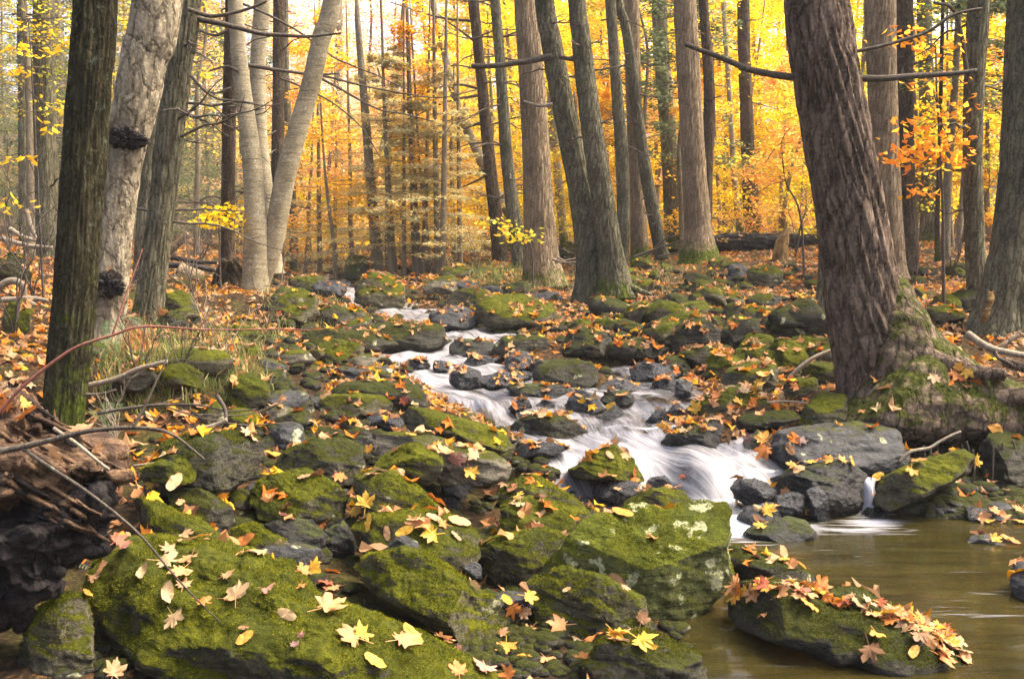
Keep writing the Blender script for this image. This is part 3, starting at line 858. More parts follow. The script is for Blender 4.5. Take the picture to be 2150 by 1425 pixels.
B([(1355,885),(1380,858),(1400,860),(1402,885),(1375,895)], 'boulder_wet', 'dark squarish stone left of the leaf-capped boulder', d=7.45, tilt=.5)
B([(1395,870),(1420,845),(1440,860),(1435,880),(1410,885)], 'boulder_wet', 'dark stone beneath the leaf-covered edge of the side channel', d=7.55, tilt=.6)
# upstream and midground
mid = [
 (745,850,568,643,'boulder_moss','large angular boulder beside the far white rapid'),
 (723,785,533,582,'boulder_moss','mossy boulder behind the large angular one far upstream'),
 (770,850,606,645,'boulder_wet','black rock below the large angular boulder'),
 (888,970,578,617,'boulder_tan','leaf-covered dome far up the brook'),
 (915,992,556,582,'boulder_moss','far grey green boulder beneath the big leaning trunks'),
 (935,1052,603,652,'boulder_moss','wide green slab behind the biggest midstream boulder'),
 (1047,1130,597,626,'boulder_dark','dark mossy rock behind the wide green slab'),
 (994,1187,618,684,'boulder_moss','biggest green boulder in midstream below the twin trunks'),
 (893,1003,643,688,'boulder_grey','grey rounded boulder left of the biggest midstream boulder'),
 (560,678,600,666,'boulder_moss','big rounded boulder at the right foot of the birch'),
 (690,785,643,680,'boulder_moss','green boulder at the bend of the far brook'),
 (728,944,672,733,'boulder_dark','long dark log-like slab under a line of leaves'),
 (610,838,688,733,'boulder_dark','long mossy slab covered with orange leaves on the left'),
 (662,770,711,756,'boulder_moss','smooth olive boulder below the leaf-covered slab'),
 (728,812,742,772,'boulder_tan','pale green low rock in front of the smooth olive boulder'),
 (695,790,768,800,'boulder_grey','flat tan ledge sprinkled with leaves'),
 (766,834,770,803,'boulder_grey','lilac grey stone at the left water edge'),
 (812,876,790,822,'boulder_dark','dark stone with a curled leaf at the left water edge'),
 (944,1056,710,747,'boulder_wetmoss','dark rounded rock in the middle of the upper brook'),
 (1026,1160,702,744,'boulder_dark','dark flat rock with a red leaf right of the upper brook'),
 (974,1037,743,769,'boulder_wet','black rock standing in the upper white water'),
 (848,904,752,774,'boulder_wet','dark flat stone at the top of the white flat'),
 (907,948,756,779,'boulder_wet','small round stone in the white flat'),
 (941,1020,770,812,'boulder_wet','dark sloping rock pointing into the white flat'),
 (1000,1120,782,814,'boulder_wet','dark wide rock right of the sloping one in the white flat'),
 (1116,1268,752,806,'boulder_dark','dark boulder with a row of leaves on top at mid right'),
 (1066,1216,803,833,'boulder_wetmoss','long low black rock with yellow leaves along its top'),
 (1056,1116,736,770,'boulder_grey','light grey pyramid stone behind the leaf-topped boulder'),
 (1175,1290,688,740,'boulder_dark','round dark boulder on the right of the upper brook'),
 (690,912,797,855,'boulder_dark','long brown slab left of the white water'),
 (668,826,822,870,'boulder_moss','mossy rock wearing a round white lichen disc'),
 (805,880,818,850,'boulder_grey','blue grey stone with a red leaf'),
 (462,565,782,852,'boulder_green','peaked bright green boulder on the left bank'),
 (400,480,842,890,'boulder_moss','low mossy hump among bare twigs'),
 (470,570,855,905,'boulder_moss','flat rock crossed by grey twigs'),
 (555,630,845,885,'boulder_tan','pale flat rock right of the twig-crossed one'),
 (585,670,832,865,'boulder_dark','dark low rock under yellow leaves'),
 (560,640,885,950,'boulder_grey','bluish rock behind the white-spotted boulder'),
 (600,690,888,930,'boulder_moss','grey green rock directly behind the white-spotted boulder'),
 (700,800,908,935,'boulder_grey','low lilac slab at the end of the bare twigs'),
 (760,850,868,905,'boulder_wet','dark wedge beneath a pale flat slab'),
 (828,866,890,915,'boulder_grey','little egg-shaped stone behind the leaf-strewn slab'),
 (1300,1440,706,746,'boulder_dark','moss bank topped with orange leaves on the right'),
 (1455,1530,686,720,'boulder_moss','olive rounded rock on the right bank'),
 (1500,1604,686,731,'boulder_moss','dark green boulder with a pale edge on the right bank'),
 (1618,1700,708,768,'boulder_green','bright green upright boulder left of the leaning tree'),
 (1574,1626,723,764,'boulder_moss','olive upright stone left of the bright green boulder'),
 (1447,1488,723,757,'boulder_dark','small round dark stone among leaves'),
 (1380,1452,742,783,'boulder_dark','arched dark rock above the side channel'),
 (1510,1641,757,813,'boulder_moss','wide dark rock strewn with pale yellow leaves'),
 (1674,1782,757,800,'boulder_green','mossy hump touching the left side of the leaning tree'),
 (1320,1432,760,794,'boulder_wet','black wet rock at the head of the side channel'),
 (1365,1425,790,820,'boulder_wet','glossy rock in the side channel under a dark one'),
 (1414,1455,795,830,'boulder_grey','light speckled egg-shaped stone in the side channel'),
 (1565,1650,556,597,'boulder_moss','grey green boulder high on the right bank beside the broken snag'),
 (1522,1574,552,595,'boulder_grey','tilted grey stone left of the boulder by the snag'),
 (1565,1648,615,642,'boulder_dark','dark mossy rock in mid right bank'),
 (1170,1215,505,545,'boulder_dark','dark shadowed boulder between the two big grey trunks'),
 (1640,1720,790,830,'boulder_moss','low mossy stone by the curved stick'),
 (1560,1640,640,680,'boulder_moss','rounded green stone behind the leaning tree foot'),
 (1940,2030,640,672,'boulder_moss','brown green stone right of the leaning tree'),
 (0,70,630,690,'boulder_green','mossy boulder at the far left edge'),
 (0,60,520,580,'boulder_dark','dark mossy hump on the far left'),
 (345,420,610,660,'boulder_moss','rounded stone right of the mossy hemlock base'),
 (655,730,590,620,'boulder_wet','black rock above the far rapid'),
 (600,690,575,608,'boulder_moss','green rock left of the far rapid'),
 (2030,2100,1120,1143,'boulder_grey','pale stone lying in the right edge of the pool'),
 (2120,2200,1170,1250,'boulder_grey','grey stone cut by the right border in the pool'),
 (2050,2180,900,1000,'boulder_dark','dark mossy boulder under the roots at the right edge'),
]
for (xa, xb, ya, yb, mt, lab) in mid:
    rs = np.random.default_rng(xa * 3 + yb)
    n = 11
    an = np.sort((np.arange(n) + rs.uniform(-.3, .3, n)) * 2 * math.pi / n)
    pk = rs.uniform(-.35, .35)
    pts = []
    for a in an:
        r = rs.uniform(.88, 1.1)
        ex = np.sign(math.cos(a)) * abs(math.cos(a)) ** .75 * r
        ey = np.sign(math.sin(a)) * abs(math.sin(a)) ** .8 * r
        if ey > 0: ex = ex * (1 - .25 * ey) + pk * ey
        pts.append(((xa + xb) / 2 + ex * (xb - xa) / 2, (ya + yb) / 2 - ey * (yb - ya) / 2 + (.18 * (yb - ya) if ey < 0 else 0)))
    B(pts, mt, lab, tilt=.85, thick=.55, sub=5, facets=7)
NAMED_ROCKS = list(ROCKS)

# ------------------------------------------------------------------ loose rocks on the banks and in the bed
def rock_variant(k, sub=4):
    rs = np.random.default_rng(100 + k)
    D, f = ico(sub)
    V = np.sign(D) * np.abs(D) ** .85 * np.array([1, .8, .55])
    for _ in range(9):
        n = rs.normal(size=3); n /= np.linalg.norm(n)
        h = V @ n
        V = V - np.maximum(0, h - h.max() * rs.uniform(.62, .9))[:, None] * n
    nr_ = V / np.linalg.norm(V, axis=1)[:, None]
    V = V + nr_ * (.09 * fbm(V * 1.8 + k * 7, 4))[:, None]
    return V, f
VAR = []
for k in range(10):
    v, f = rock_variant(k)
    VAR.append({m: mesh_np('rock', v, f, M[m]) for m in ('boulder_moss', 'boulder_green', 'boulder_dark', 'boulder_grey', 'boulder_wet', 'boulder_wetmoss', 'boulder_tan')})
LOOSE = []
def loose(px, py, size, mats, sq=1.0):
    P = hit(px, py)
    if P[1] > 40: return
    _c, _h = chan(P[1])
    if P[1] > 9.3 and abs(P[0] - _c) < _h * 1.05 + size: return
    o = link('rock', VAR[random.randrange(10)][random.choice(mats)])
    s = size
    o.scale = (s * random.uniform(.85, 1.3), s * random.uniform(.8, 1.2), s * random.uniform(.8, 1.15) * sq)
    o.rotation_euler = (random.uniform(-.35, .35), random.uniform(-.35, .35), random.uniform(0, 6.28))
    o.location = (P[0], P[1], ground(P[0], P[1]) + s * .12)
    ROCKS.append(o); LOOSE.append(o)

def inpoly(p, poly):
    x, y = p; c = False
    for (x1, y1), (x2, y2) in zip(poly, poly[1:] + poly[:1]):
        if (y1 > y) != (y2 > y) and x < (x2 - x1) * (y - y1) / (y2 - y1) + x1: c = not c
    return c
def scatter(poly, n, smin, smax, mats, sq=1.0):
    xs = [p[0] for p in poly]; ys_ = [p[1] for p in poly]
    k = 0
    while k < n:
        p = (random.uniform(min(xs), max(xs)), random.uniform(min(ys_), max(ys_)))
        if inpoly(p, poly):
            loose(p[0], p[1], smin + (smax - smin) * random.random() ** 2, mats, sq); k += 1
mossy = ['boulder_moss', 'boulder_dark', 'boulder_green', 'boulder_moss']
scatter([(1290, 560), (1700, 560), (1740, 700), (1700, 800), (1450, 770), (1260, 680)], 85, .10, .30, mossy)
scatter([(1150, 660), (1330, 650), (1420, 750), (1250, 750)], 12, .1, .22, mossy)
scatter([(1900, 560), (2150, 580), (2150, 660), (1950, 680)], 10, .12, .3, mossy)
scatter([(640, 640), (900, 600), (1200, 620), (1150, 700), (900, 700), (700, 700)], 22, .12, .28, ['boulder_moss', 'boulder_dark', 'boulder_grey', 'boulder_wet'])
scatter([(560, 730), (850, 700), (860, 820), (700, 900), (560, 900)], 26, .08, .2, ['boulder_moss', 'boulder_grey', 'boulder_dark', 'boulder_tan'], .8)
scatter([(830, 740), (1060, 740), (1400, 850), (1300, 930), (1000, 900)], 34, .07, .17, ['boulder_wet', 'boulder_wet', 'boulder_wetmoss'], .75)
scatter([(1200, 1000), (1560, 960), (1600, 1100), (1450, 1060)], 10, .06, .12, ['boulder_wet', 'boulder_wetmoss'], .8)
scatter([(290, 900), (1000, 960), (1050, 1150), (700, 1150), (420, 1080)], 26, .06, .15, ['boulder_wet', 'boulder_dark', 'boulder_wetmoss', 'boulder_moss'])
scatter([(200, 640), (520, 660), (560, 800), (300, 850), (200, 760)], 16, .1, .22, mossy)
scatter([(1560, 1030), (2050, 1060), (2150, 1100), (2000, 1100), (1600, 1090)], 14, .05, .11, ['boulder_wet', 'boulder_grey', 'boulder_wetmoss'])

# pebbles too many to count
acc = Acc()
D2, f2 = ico(2)
zones = [((560, 880), (560, 960), 500, .02, .07), ((1000, 1500), (860, 1080), 160, .02, .06), ((300, 1150), (900, 1300), 500, .02, .06), ((1950, 2150), (1050, 1130), 260, .015, .05), ((850, 1500), (1320, 1425), 300, .015, .045), ((1050, 1250), (1180, 1320), 90, .015, .04), ((60, 300), (1350, 1425), 80, .015, .04), ((1900, 2150), (960, 1080), 200, .02, .06),
         ((1450, 1720), (1050, 1150), 120, .02, .05), ((1250, 1750), (560, 800), 420, .03, .08), ((600, 1250), (570, 720), 420, .03, .09)]
for (xr, yr, n, s0, s1) in zones:
    for _ in range(n):
        P = hit(random.uniform(*xr), random.uniform(*yr))
        if P[1] > 30: continue
        s = random.uniform(s0, s1)
        v = D2 * np.array([random.uniform(.8, 1.3), random.uniform(.7, 1.1), random.uniform(.45, .8)]) * s
        v = v + (.22 * s * pn(D2 * 1.7 + random.uniform(0, 90)))[:, None] * D2
        a = random.uniform(0, 6.28); ca, sa = math.cos(a), math.sin(a)
        v = v @ np.array([[ca, sa, 0], [-sa, ca, 0], [0, 0, 1]])
        acc.add(v + np.array([P[0], P[1], float(ground(P[0], P[1])) + .1 * s]), f2)
peb = link('pebbles', acc.mesh('pebbles', M['boulder_dark']))
tag(peb, 'small dark stones filling the gaps between the boulders', kind='stuff')
# ------------------------------------------------------------------ trees
def furrow(fr, fs, amp, twist=0.0, seed=0.0, sharp=1.0):
    def f(TH, S, R):
        a = TH + twist * S
        p = np.stack([np.cos(a) * fr + seed, np.sin(a) * fr, S * fs], -1)
        w = .35 * np.stack([pn(p * .7 + 9), pn(p * .7 + 40), pn(p * .7 + 80)], -1)
        n = pn(p + w)
        n2 = pn(p * 2.1 + 5)
        rid = 1 - np.clip(np.abs(n) * 2.6, 0, 1) ** sharp       # 1 in the crack
        return R * amp * (.5 - rid + .35 * n2) + R * .05 * pn(np.stack([np.cos(TH) * 1.1 + seed, np.sin(TH) * 1.1, S * .8], -1))
    return f
def banded(amp, seed=0.0):
    def f(TH, S, R):
        p = np.stack([np.cos(TH) * 1.2 + seed, np.sin(TH) * 1.2, S * 30], -1)
        return R * amp * pn(p) + R * .06 * pn(np.stack([np.cos(TH) + seed, np.sin(TH), S * 1.5], -1))
    return f

TREES = []
def stem(parent, base, pts, d, mat, disp, nseg, rings, name='trunk', mh=.5, mside=0.0, mamp=.8, top=9.0, label=None, flare=1.25, lean=0.0):
    P = np.array(pts, float)
    y0 = P[0, 1]
    dd = d + lean * (y0 - P[:, 1])
    W_ = unproj(P[:, 0], P[:, 1], dd)
    R = P[:, 2] * dd / F / 2 * .97 / np.sqrt(1 + ((P[:, 0] - PW / 2) / F) ** 2)
    if top and W_[-1, 2] < top:
        t = W_[-1] - W_[-2]
        t = t / np.linalg.norm(t)
        t = t * .6 + np.array([0, 0, .4]); t /= np.linalg.norm(t)
        L = (top - W_[-1, 2]) / max(t[2], .3)
        W_ = np.vstack([W_, W_[-1] + t * L * .5, W_[-1] + t * L])
        R = np.concatenate([R, [R[-1] * .75, R[-1] * .35]])
    if flare:
        dn = (W_[0] - W_[1]); dn /= np.linalg.norm(dn)
        W_ = np.vstack([W_[0] + dn * R[0] * .8, W_])
        R = np.concatenate([[R[0] * flare], R])
    v, q, uv, TH, S, RR = tube(W_, R, nseg, rings, disp)
    n = len(TH)
    m = np.zeros(len(v))
    zz = v[:n, 2] - base[2]
    m[:n] = mamp * np.exp(-np.maximum(zz, 0) / mh) + mside * np.cos(TH)
    me = mesh_np(name, v - base, q, M[mat], uv=uv, attrs={'moss': m})
    o = link(name, me, parent)
    if label: o['label'] = label
    return o

def limb(parent, base, pts, d, w0, w1, mat='twig', name='branch', rings=None, nseg=7, lean=None, kink=.012, moss=0.0):
    """a branch through photo pixels at distance d (lean: distances per point)"""
    P = np.array(pts, float)
    dd = np.full(len(P), float(d)) if lean is None else np.asarray(lean, float)
    W_ = unproj(P[:, 0], P[:, 1], dd)
    k = max(5, len(P) * 4)
    C = catmull(W_, k)
    C = C + kink * np.stack([pn(C * 5 + 3), pn(C * 5 + 30), pn(C * 5 + 60)], -1) * np.linspace(.2, 1, k)[:, None]
    R = np.linspace(w0, w1, k) * np.interp(np.linspace(0, 1, k), np.linspace(0, 1, len(dd)), dd) / F / 2
    v, q, uv, *_ = tube(C, R, nseg, k * 2)
    mo = np.full(len(v), moss)
    return link(name, mesh_np(name, v - base, q, M[mat], uv=uv, attrs={'moss': mo}), parent)

def dead_branches(parent, base, pts, d, n, lmin, lmax, rs, ylo=0, yhi=520, r0=.012, mat='twig', needles=None):
    P = np.array(pts, float)[::-1]
    for k in range(n):
        y = rs.uniform(ylo, yhi)
        x = np.interp(y, P[:, 1], P[:, 0])
        s = unproj(x, y, d)
        az = rs.uniform(0, 6.28)
        L = rs.uniform(lmin, lmax)
        dr = np.array([math.cos(az), math.sin(az) * .8, rs.uniform(-.25, .3)])
        acc = Acc()
        m = 7
        C = s + dr * np.linspace(0, L, m)[:, None] + np.array([0, 0, -1]) * (np.linspace(0, 1, m) ** 2 * L * rs.uniform(-.1, .3))[:, None]
        C[1:] += rs.normal(size=(m - 1, 3)) * L * .018
        v, q, *_ = tube(C, np.linspace(r0, r0 * .25, m), 5, 10)
        acc.add(v, q)
        for j in range(rs.integers(2, 6)):
            t = rs.uniform(.3, .95)
            c = C[int(t * (m - 1))]
            d2 = dr + rs.normal(size=3) * .55; d2 /= np.linalg.norm(d2)
            l2 = L * rs.uniform(.2, .5) * (1.2 - t)
            c2 = c + d2 * np.linspace(0, l2, 4)[:, None]
            v, q, *_ = tube(c2, np.linspace(r0 * .4, r0 * .15, 4), 4, 5)
            acc.add(v, q)
        link('branch', acc.mesh('branch', M[mat], org=base), parent)

def tree(name, label, pts, mat, disp, d=None, nseg=40, rings=150, cat='tree', dead=0, dl=(.3, 1.0), group=None, **kw):
    g = hit(pts[0][0], pts[0][1])
    if d is None: d = g[1]
    base = unproj(pts[0][0], pts[0][1], d)
    e = empty(name, base)
    tag(e, label, cat, group)
    stem(e, base, pts, d, mat, disp, nseg, rings, **kw)
    if dead:
        dead_branches(e, base, pts, d, dead, dl[0], dl[1], np.random.default_rng(int(pts[0][0])), r0=min(.02, pts[0][2] * d / F / 2 * .12))
    TREES.append((e, d))
    return e, base, d

# the big leaning tree with its mossy root mass
pts = [(1866, 885, 200), (1850, 830, 180), (1838, 760, 172), (1824, 690, 168), (1808, 610, 158), (1789, 480, 146), (1765, 333, 141), (1738, 167, 137), (1715, 0, 130)]
T, tb, td = tree('leaning_tree', 'massive leaning tree with purple brown furrowed bark and mossy roots over the pool', pts, 'bark_red',
                 furrow(5.6, 1.5, .13, .55, 3.0, .8), d=7.55, nseg=150, rings=330, mh=.40, mside=.24, mamp=.30, flare=1.0, top=8.0)
def wood_lump(parent, base, poly, mat, d, tilt, thick, name, moss=.6, sub=6, amp=1.0, label=None):
    rk = boulder(poly, 'boulder_moss', 'x', d=d, tilt=tilt, thick=thick, sub=sub, facets=1, rough=1.3 * amp, box=.85)
    ROCKS.remove(rk)
    me = rk.data
    n = len(me.vertices)
    co = np.empty(n * 3, np.float32); me.vertices.foreach_get('co', co); co = co.reshape(-1, 3) + np.array(rk.location)
    N = np.empty(n * 3, np.float32); me.vertices.foreach_get('normal', N); N = N.reshape(-1, 3)
    g = fbm(np.stack([co[:, 0] * 3 + co[:, 2] * 2, co[:, 1] * 8, co[:, 2] * 14 - co[:, 0] * 5], -1), 4)
    co = co + N * (.022 * amp * g)[:, None]
    me.vertices.foreach_set('co', (co - np.array(base)).astype(np.float32).ravel())
    a = me.attributes.new('moss', 'FLOAT', 'POINT')
    a.data.foreach_set('value', (moss * np.clip(N[:, 2] * .5 + .72, 0, 1.2)).astype(np.float32))
    me.materials.clear(); me.materials.append(M[mat])
    me.update()
    rk.location = (0, 0, 0); rk.parent = parent; rk.name = name
    for k in ('label', 'category'):
        if k in rk: del rk[k]
    if label: rk['label'] = label
    return rk
wood_lump(T, tb, [(1778, 890), (1788, 830), (1800, 760), (1850, 720), (1900, 690), (1950, 690), (2010, 735), (2070, 775), (2130, 800), (2200, 830), (2210, 900), (2140, 925), (2060, 915), (1990, 930), (1900, 925), (1830, 912)],
          'bark_red', 7.28, .6, .32, 'root_mass', .62, amp=.45, label='moss-covered swollen root mass')
wood_lump(T, tb, [(1830, 800), (1850, 660), (1872, 570), (1905, 590), (1950, 665), (2010, 735), (2085, 785), (2100, 835), (1960, 835)], 'bark_red', 7.42, .25, .26, 'root', .60, amp=.45)
for pp, w0, w1, mt in [
    ([(1965, 868), (2000, 893), (2060, 910), (2110, 912), (2165, 888)], 30, 26, 'bark_red'),
    ([(2072, 812), (2080, 850), (2100, 875), (2140, 885), (2190, 860)], 26, 20, 'bark_red'),
    ([(1880, 770), (1950, 800), (2010, 825), (2080, 838), (2180, 830)], 64, 36, 'bark_red'),
    ([(1850, 800), (1900, 850), (1960, 880), (2040, 886), (2120, 880)], 60, 30, 'bark_red'),
    ([(1820, 820), (1850, 870), (1900, 900), (1960, 915)], 52, 26, 'bark_red'),
    ([(1910, 730), (1975, 760), (2040, 782), (2110, 790)], 50, 26, 'bark_red'),
    ([(2030, 700), (2080, 730), (2150, 745), (2200, 748)], 16, 12, 'twig_pale'),
    ([(2110, 760), (2140, 770), (2200, 790)], 22, 18, 'bark_red'),
    ([(2140, 700), (2090, 740), (2130, 770)], 12, 8, 'bark_red')]:
    limb(T, tb, pp, 7.15, w0, w1, mt, 'root', nseg=12, lean=np.linspace(7.30 if pp[0][0] < 1925 else 7.1, 6.97, len(pp)), moss=.36 if mt == 'bark_red' and w0 > 24 else .2)
for k in range(16):                                    # fine roots hanging in the hollow under the tree
    x = 1900 + 16 * k + random.uniform(-8, 8)
    y = 935 + random.uniform(-15, 10)
    pp = [(x, y)]
    for j in range(4):
        x += random.uniform(-14, 14); y += random.uniform(18, 42); pp.append((x, y))
    limb(T, tb, pp, 6.9 + random.uniform(-.3, .2), 5, 2, 'twig', 'rootlet', nseg=5)
limb(T, tb, [(1668, 163), (1620, 156), (1560, 142), (1490, 112), (1440, 94)], 7.5, 16, 9)
limb(T, tb, [(1803, 165), (1870, 165), (1950, 158), (2010, 155), (2050, 150)], 7.5, 15, 9)
limb(T, tb, [(1790, 110), (1870, 92), (1950, 66), (2005, 30), (2060, 20)], 7.5, 8, 6)

# left bank
t_, b_, d_ = tree('hemlock_tree', 'dark moss-streaked trunk standing nearest on the left behind the rotten stump',
     [(130, 905, 92), (138, 820, 92), (150, 700, 92), (165, 520, 93), (178, 330, 94), (190, 160, 92), (200, 0, 90)], 'bark_dark', furrow(6.5, 2.2, .13, .1, 1.0), d=6.0, nseg=110, rings=260, mh=.9, mside=.1, mamp=.62, top=7)
t_, b_, d_ = tree('maple_tree', 'pale tree with flaking bark and a black burl, second from the left',
     [(222, 690, 78), (232, 600, 80), (242, 480, 76), (262, 330, 82), (285, 220, 96), (305, 110, 100), (330, 0, 104)], 'bark_pale', furrow(4.2, 4.0, .10, .2, 7.0, .6), d=7.6, nseg=90, rings=220, mh=.3, mamp=.3, top=8)
def burl(parent, base, cx, cy, wpx, hpx, d, label):
    D, f = ico(5)
    c = unproj(cx, cy, d)
    V = D * np.array([wpx, wpx * .8, hpx]) * d / F / 2
    n = .45 * fbm(D * 2.4 + cx, 5) + .30 * np.abs(fbm(D * 6 + cx, 3)) - .1
    V = V * (1 + n)[:, None] + c
    o = link('burl', mesh_np('burl', V - base, f, M['logwood']), parent)
    o['label'] = label
burl(t_, b_, 266, 292, 78, 44, 7.5, 'black knobbly burl half way up')
burl(t_, b_, 230, 597, 52, 50, 7.45, 'black burl low on the trunk')
t_, b_, d_ = tree('hemlock_tree', 'grey hemlock with a mossy foot and white streak, right of the pale flaking tree',
     [(302, 700, 74), (312, 640, 66), (326, 540, 60), (344, 400, 57), (360, 260, 58), (378, 120, 56), (395, 0, 54)], 'bark_grey', furrow(5.5, 2.0, .11, .1, 12.0), d=8.9, nseg=80, rings=200, mh=.28, mside=-.25, mamp=.75, top=9)
dead_branches(t_, b_, [(302, 700, 70), (326, 540, 60), (395, 0, 54)], 8.9, 16, .3, 1.1, np.random.default_rng(3), 90, 480, .014)
limb(t_, b_, [(408, 38), (470, 52), (560, 72), (640, 76), (715, 68)], 8.9, 13, 5)
limb(t_, b_, [(400, 158), (430, 190), (465, 210), (525, 215)], 8.8, 8, 3)
limb(t_, b_, [(395, 20), (450, 35), (520, 18), (560, 5)], 8.7, 10, 5)
tree('hemlock_tree', 'dark straight trunk half hidden behind the grey hemlock with the white streak',
     [(300, 590, 46), (303, 520, 42), (312, 380, 40), (322, 200, 38), (330, 0, 36)], 'bark_grey', furrow(4, 1.6, .09, 0, 2.0), d=11.5, nseg=40, rings=90, mamp=.2)
tree('hemlock_tree', 'tall pale grey trunk in the misty wood at far left',
     [(98, 525, 62), (95, 430, 54), (93, 250, 50), (92, 0, 46)], 'bark_grey', furrow(5, 1.2, .1, 0, 5.0), d=16.5, nseg=48, rings=120, dead=8, mamp=.3)
tree('hemlock_tree', 'thin grey trunk beside the left border',
     [(52, 520, 26), (50, 300, 24), (46, 0, 22)], 'bark_grey', furrow(4, 1.2, .08, 0, 6.0), d=19, nseg=24, rings=60, dead=6)
t_, b_, d_ = tree('hemlock_tree', 'slim dark hemlock standing on stilt roots left of the birch',
     [(478, 560, 34), (478, 500, 30), (479, 400, 29), (481, 250, 29), (484, 120, 29), (488, 0, 30)], 'bark_brown', furrow(4, 2.0, .10, 0, 8.0), d=12.6, nseg=44, rings=120, mamp=.2, dead=16, dl=(.4, 1.4), flare=1.5)
for pp, w in [([(472, 545), (455, 590), (425, 625), (405, 650)], 20), ([(476, 550), (470, 600), (450, 640)], 16), ([(482, 550), (490, 600), (480, 650)], 18), ([(486, 548), (505, 590), (500, 640)], 16),
              ([(474, 548), (452, 580), (455, 640), (457, 690)], 9), ([(490, 545), (515, 575), (520, 620)], 14), ([(480, 560), (478, 610), (465, 655)], 14), ([(500, 540), (492, 600), (470, 645)], 8)]:
    limb(t_, b_, pp, 12.4 + random.uniform(-.2, .2), w, w * .55, 'bark_brown', 'stilt_root', nseg=9)
limb(t_, b_, [(485, 132), (540, 140), (600, 150), (660, 156), (712, 155)], 12.5, 10, 4)
limb(t_, b_, [(485, 60), (450, 75), (412, 60)], 12.5, 8, 5)
limb(t_, b_, [(600, 150), (680, 160), (760, 180), (840, 195), (930, 205), (1000, 188)], 12.5, 6, 2)
limb(t_, b_, [(660, 158), (720, 190), (790, 228), (850, 240), (910, 255)], 12.5, 6, 2)
limb(t_, b_, [(590, 165), (650, 190), (710, 225), (760, 270), (800, 330)], 12.4, 5, 2)
limb(t_, b_, [(488, 0), (560, 30), (640, 75), (700, 120), (770, 150), (860, 190)], 12.6, 6, 2)
limb(t_, b_, [(484, 185), (450, 195), (420, 180)], 12.4, 6, 3)
limb(t_, b_, [(482, 225), (510, 222), (530, 210)], 12.4, 6, 3)
t_, b_, d_ = tree('birch_tree', 'forked yellow birch with banded bark left of the brook',
     [(532, 655, 78), (536, 600, 62), (538, 520, 55), (536, 430, 47), (528, 330, 42), (516, 240, 38), (505, 150, 36), (498, 60, 34), (493, 0, 32)], 'bark_birch', banded(.03, 2.0), d=12.0, nseg=64, rings=200, mh=.33, mamp=1.0, top=8)
stem(t_, b_, [(548, 600, 36), (572, 520, 42), (588, 430, 45), (604, 350, 44), (626, 270, 42), (652, 180, 40), (675, 80, 40), (698, 0, 40)], 12.05, 'bark_birch', banded(.03, 5.0), 56, 180, mh=.2, mamp=.4, top=8, flare=0)
limb(t_, b_, [(500, 150), (475, 140), (440, 150)], 11.9, 7, 4)
tree('birch_tree', 'pale straight birch behind the forked one',
     [(575, 560, 40), (560, 430, 38), (545, 300, 36), (541, 150, 34), (550, 0, 34)], 'bark_birch', banded(.03, 8.0), d=15.5, nseg=36, rings=100, mamp=.3)
tree('hemlock_tree', 'straight dark trunk rising between the two stems of the birch',
     [(580, 580, 34), (583, 450, 30), (584, 250, 26), (586, 0, 24)], 'bark_brown', furrow(4, 1.5, .1, 0, 9.0), d=17.5, nseg=36, rings=100, dead=14, mamp=.3)
tree('maple_tree', 'short grey trunk behind the birch above the far rapid', [(618, 580, 22), (617, 520, 20), (612, 380, 18), (600, 150, 16), (598, 0, 15)], 'bark_grey', None, d=22, nseg=20, rings=50)

# across the middle
tree('maple_tree', 'reddish brown trunk, left of two slim ones at centre', [(1052, 558, 34), (1040, 450, 29), (1026, 320, 26), (1012, 180, 23), (1000, 60, 22), (994, 0, 22)], 'bark_brown', furrow(4, 1.6, .1, 0, 4.0), d=20, nseg=36, rings=110, mamp=.4, dead=12, dl=(.5, 1.8))
_e, _b, _d = TREES[-1][0], np.array(TREES[-1][0].location), 20
for pp in ([(1016, 190), (960, 178), (900, 190), (850, 212), (790, 228)], [(1010, 200), (950, 210), (890, 235), (850, 260), (800, 290)], [(1020, 255), (960, 275), (900, 300), (860, 306), (815, 308)],
           [(1034, 355), (1000, 362), (958, 372)], [(1034, 360), (990, 385), (930, 405)], [(1000, 45), (940, 40), (880, 25), (820, 5)], [(1000, 90), (960, 60), (920, 30)]):
    limb(_e, _b, pp, _d, 6, 2)
tree('hemlock_tree', 'slim dark hemlock right of the reddish trunk at centre', [(1092, 558, 36), (1078, 450, 30), (1064, 330, 26), (1056, 220, 24), (1048, 100, 22), (1040, 0, 21)], 'bark_grey', furrow(4, 1.6, .1, 0, 14.0), d=18.5, nseg=36, rings=110, mamp=.4, dead=18, dl=(.4, 1.6))
tree('maple_tree', 'slender pale tree leaning left across the reddish trunk', [(1112, 556, 26), (1080, 470, 22), (1040, 400, 21), (998, 310, 19), (966, 240, 18), (944, 160, 17), (925, 70, 15), (908, 0, 14)], 'bark_birch', None, d=21, nseg=24, rings=90, mamp=.2)
tree('oak_tree', 'tall straight trunk with warm tan bark near centre', [(1140, 572, 86), (1134, 510, 70), (1130, 420, 63), (1124, 300, 58), (1116, 160, 53), (1108, 60, 49), (1103, 0, 46)], 'bark_oak', furrow(7, 1.3, .06, .02, 3.3), d=15.5, nseg=90, rings=220, mh=.25, mamp=.55, top=10)
tree('maple_tree', 'thin smooth pole between the tan trunk and the twin trunks', [(1185, 515, 20), (1176, 420, 19), (1166, 310, 18), (1156, 180, 18), (1148, 0, 17)], 'bark_birch', None, d=23, nseg=20, rings=60)
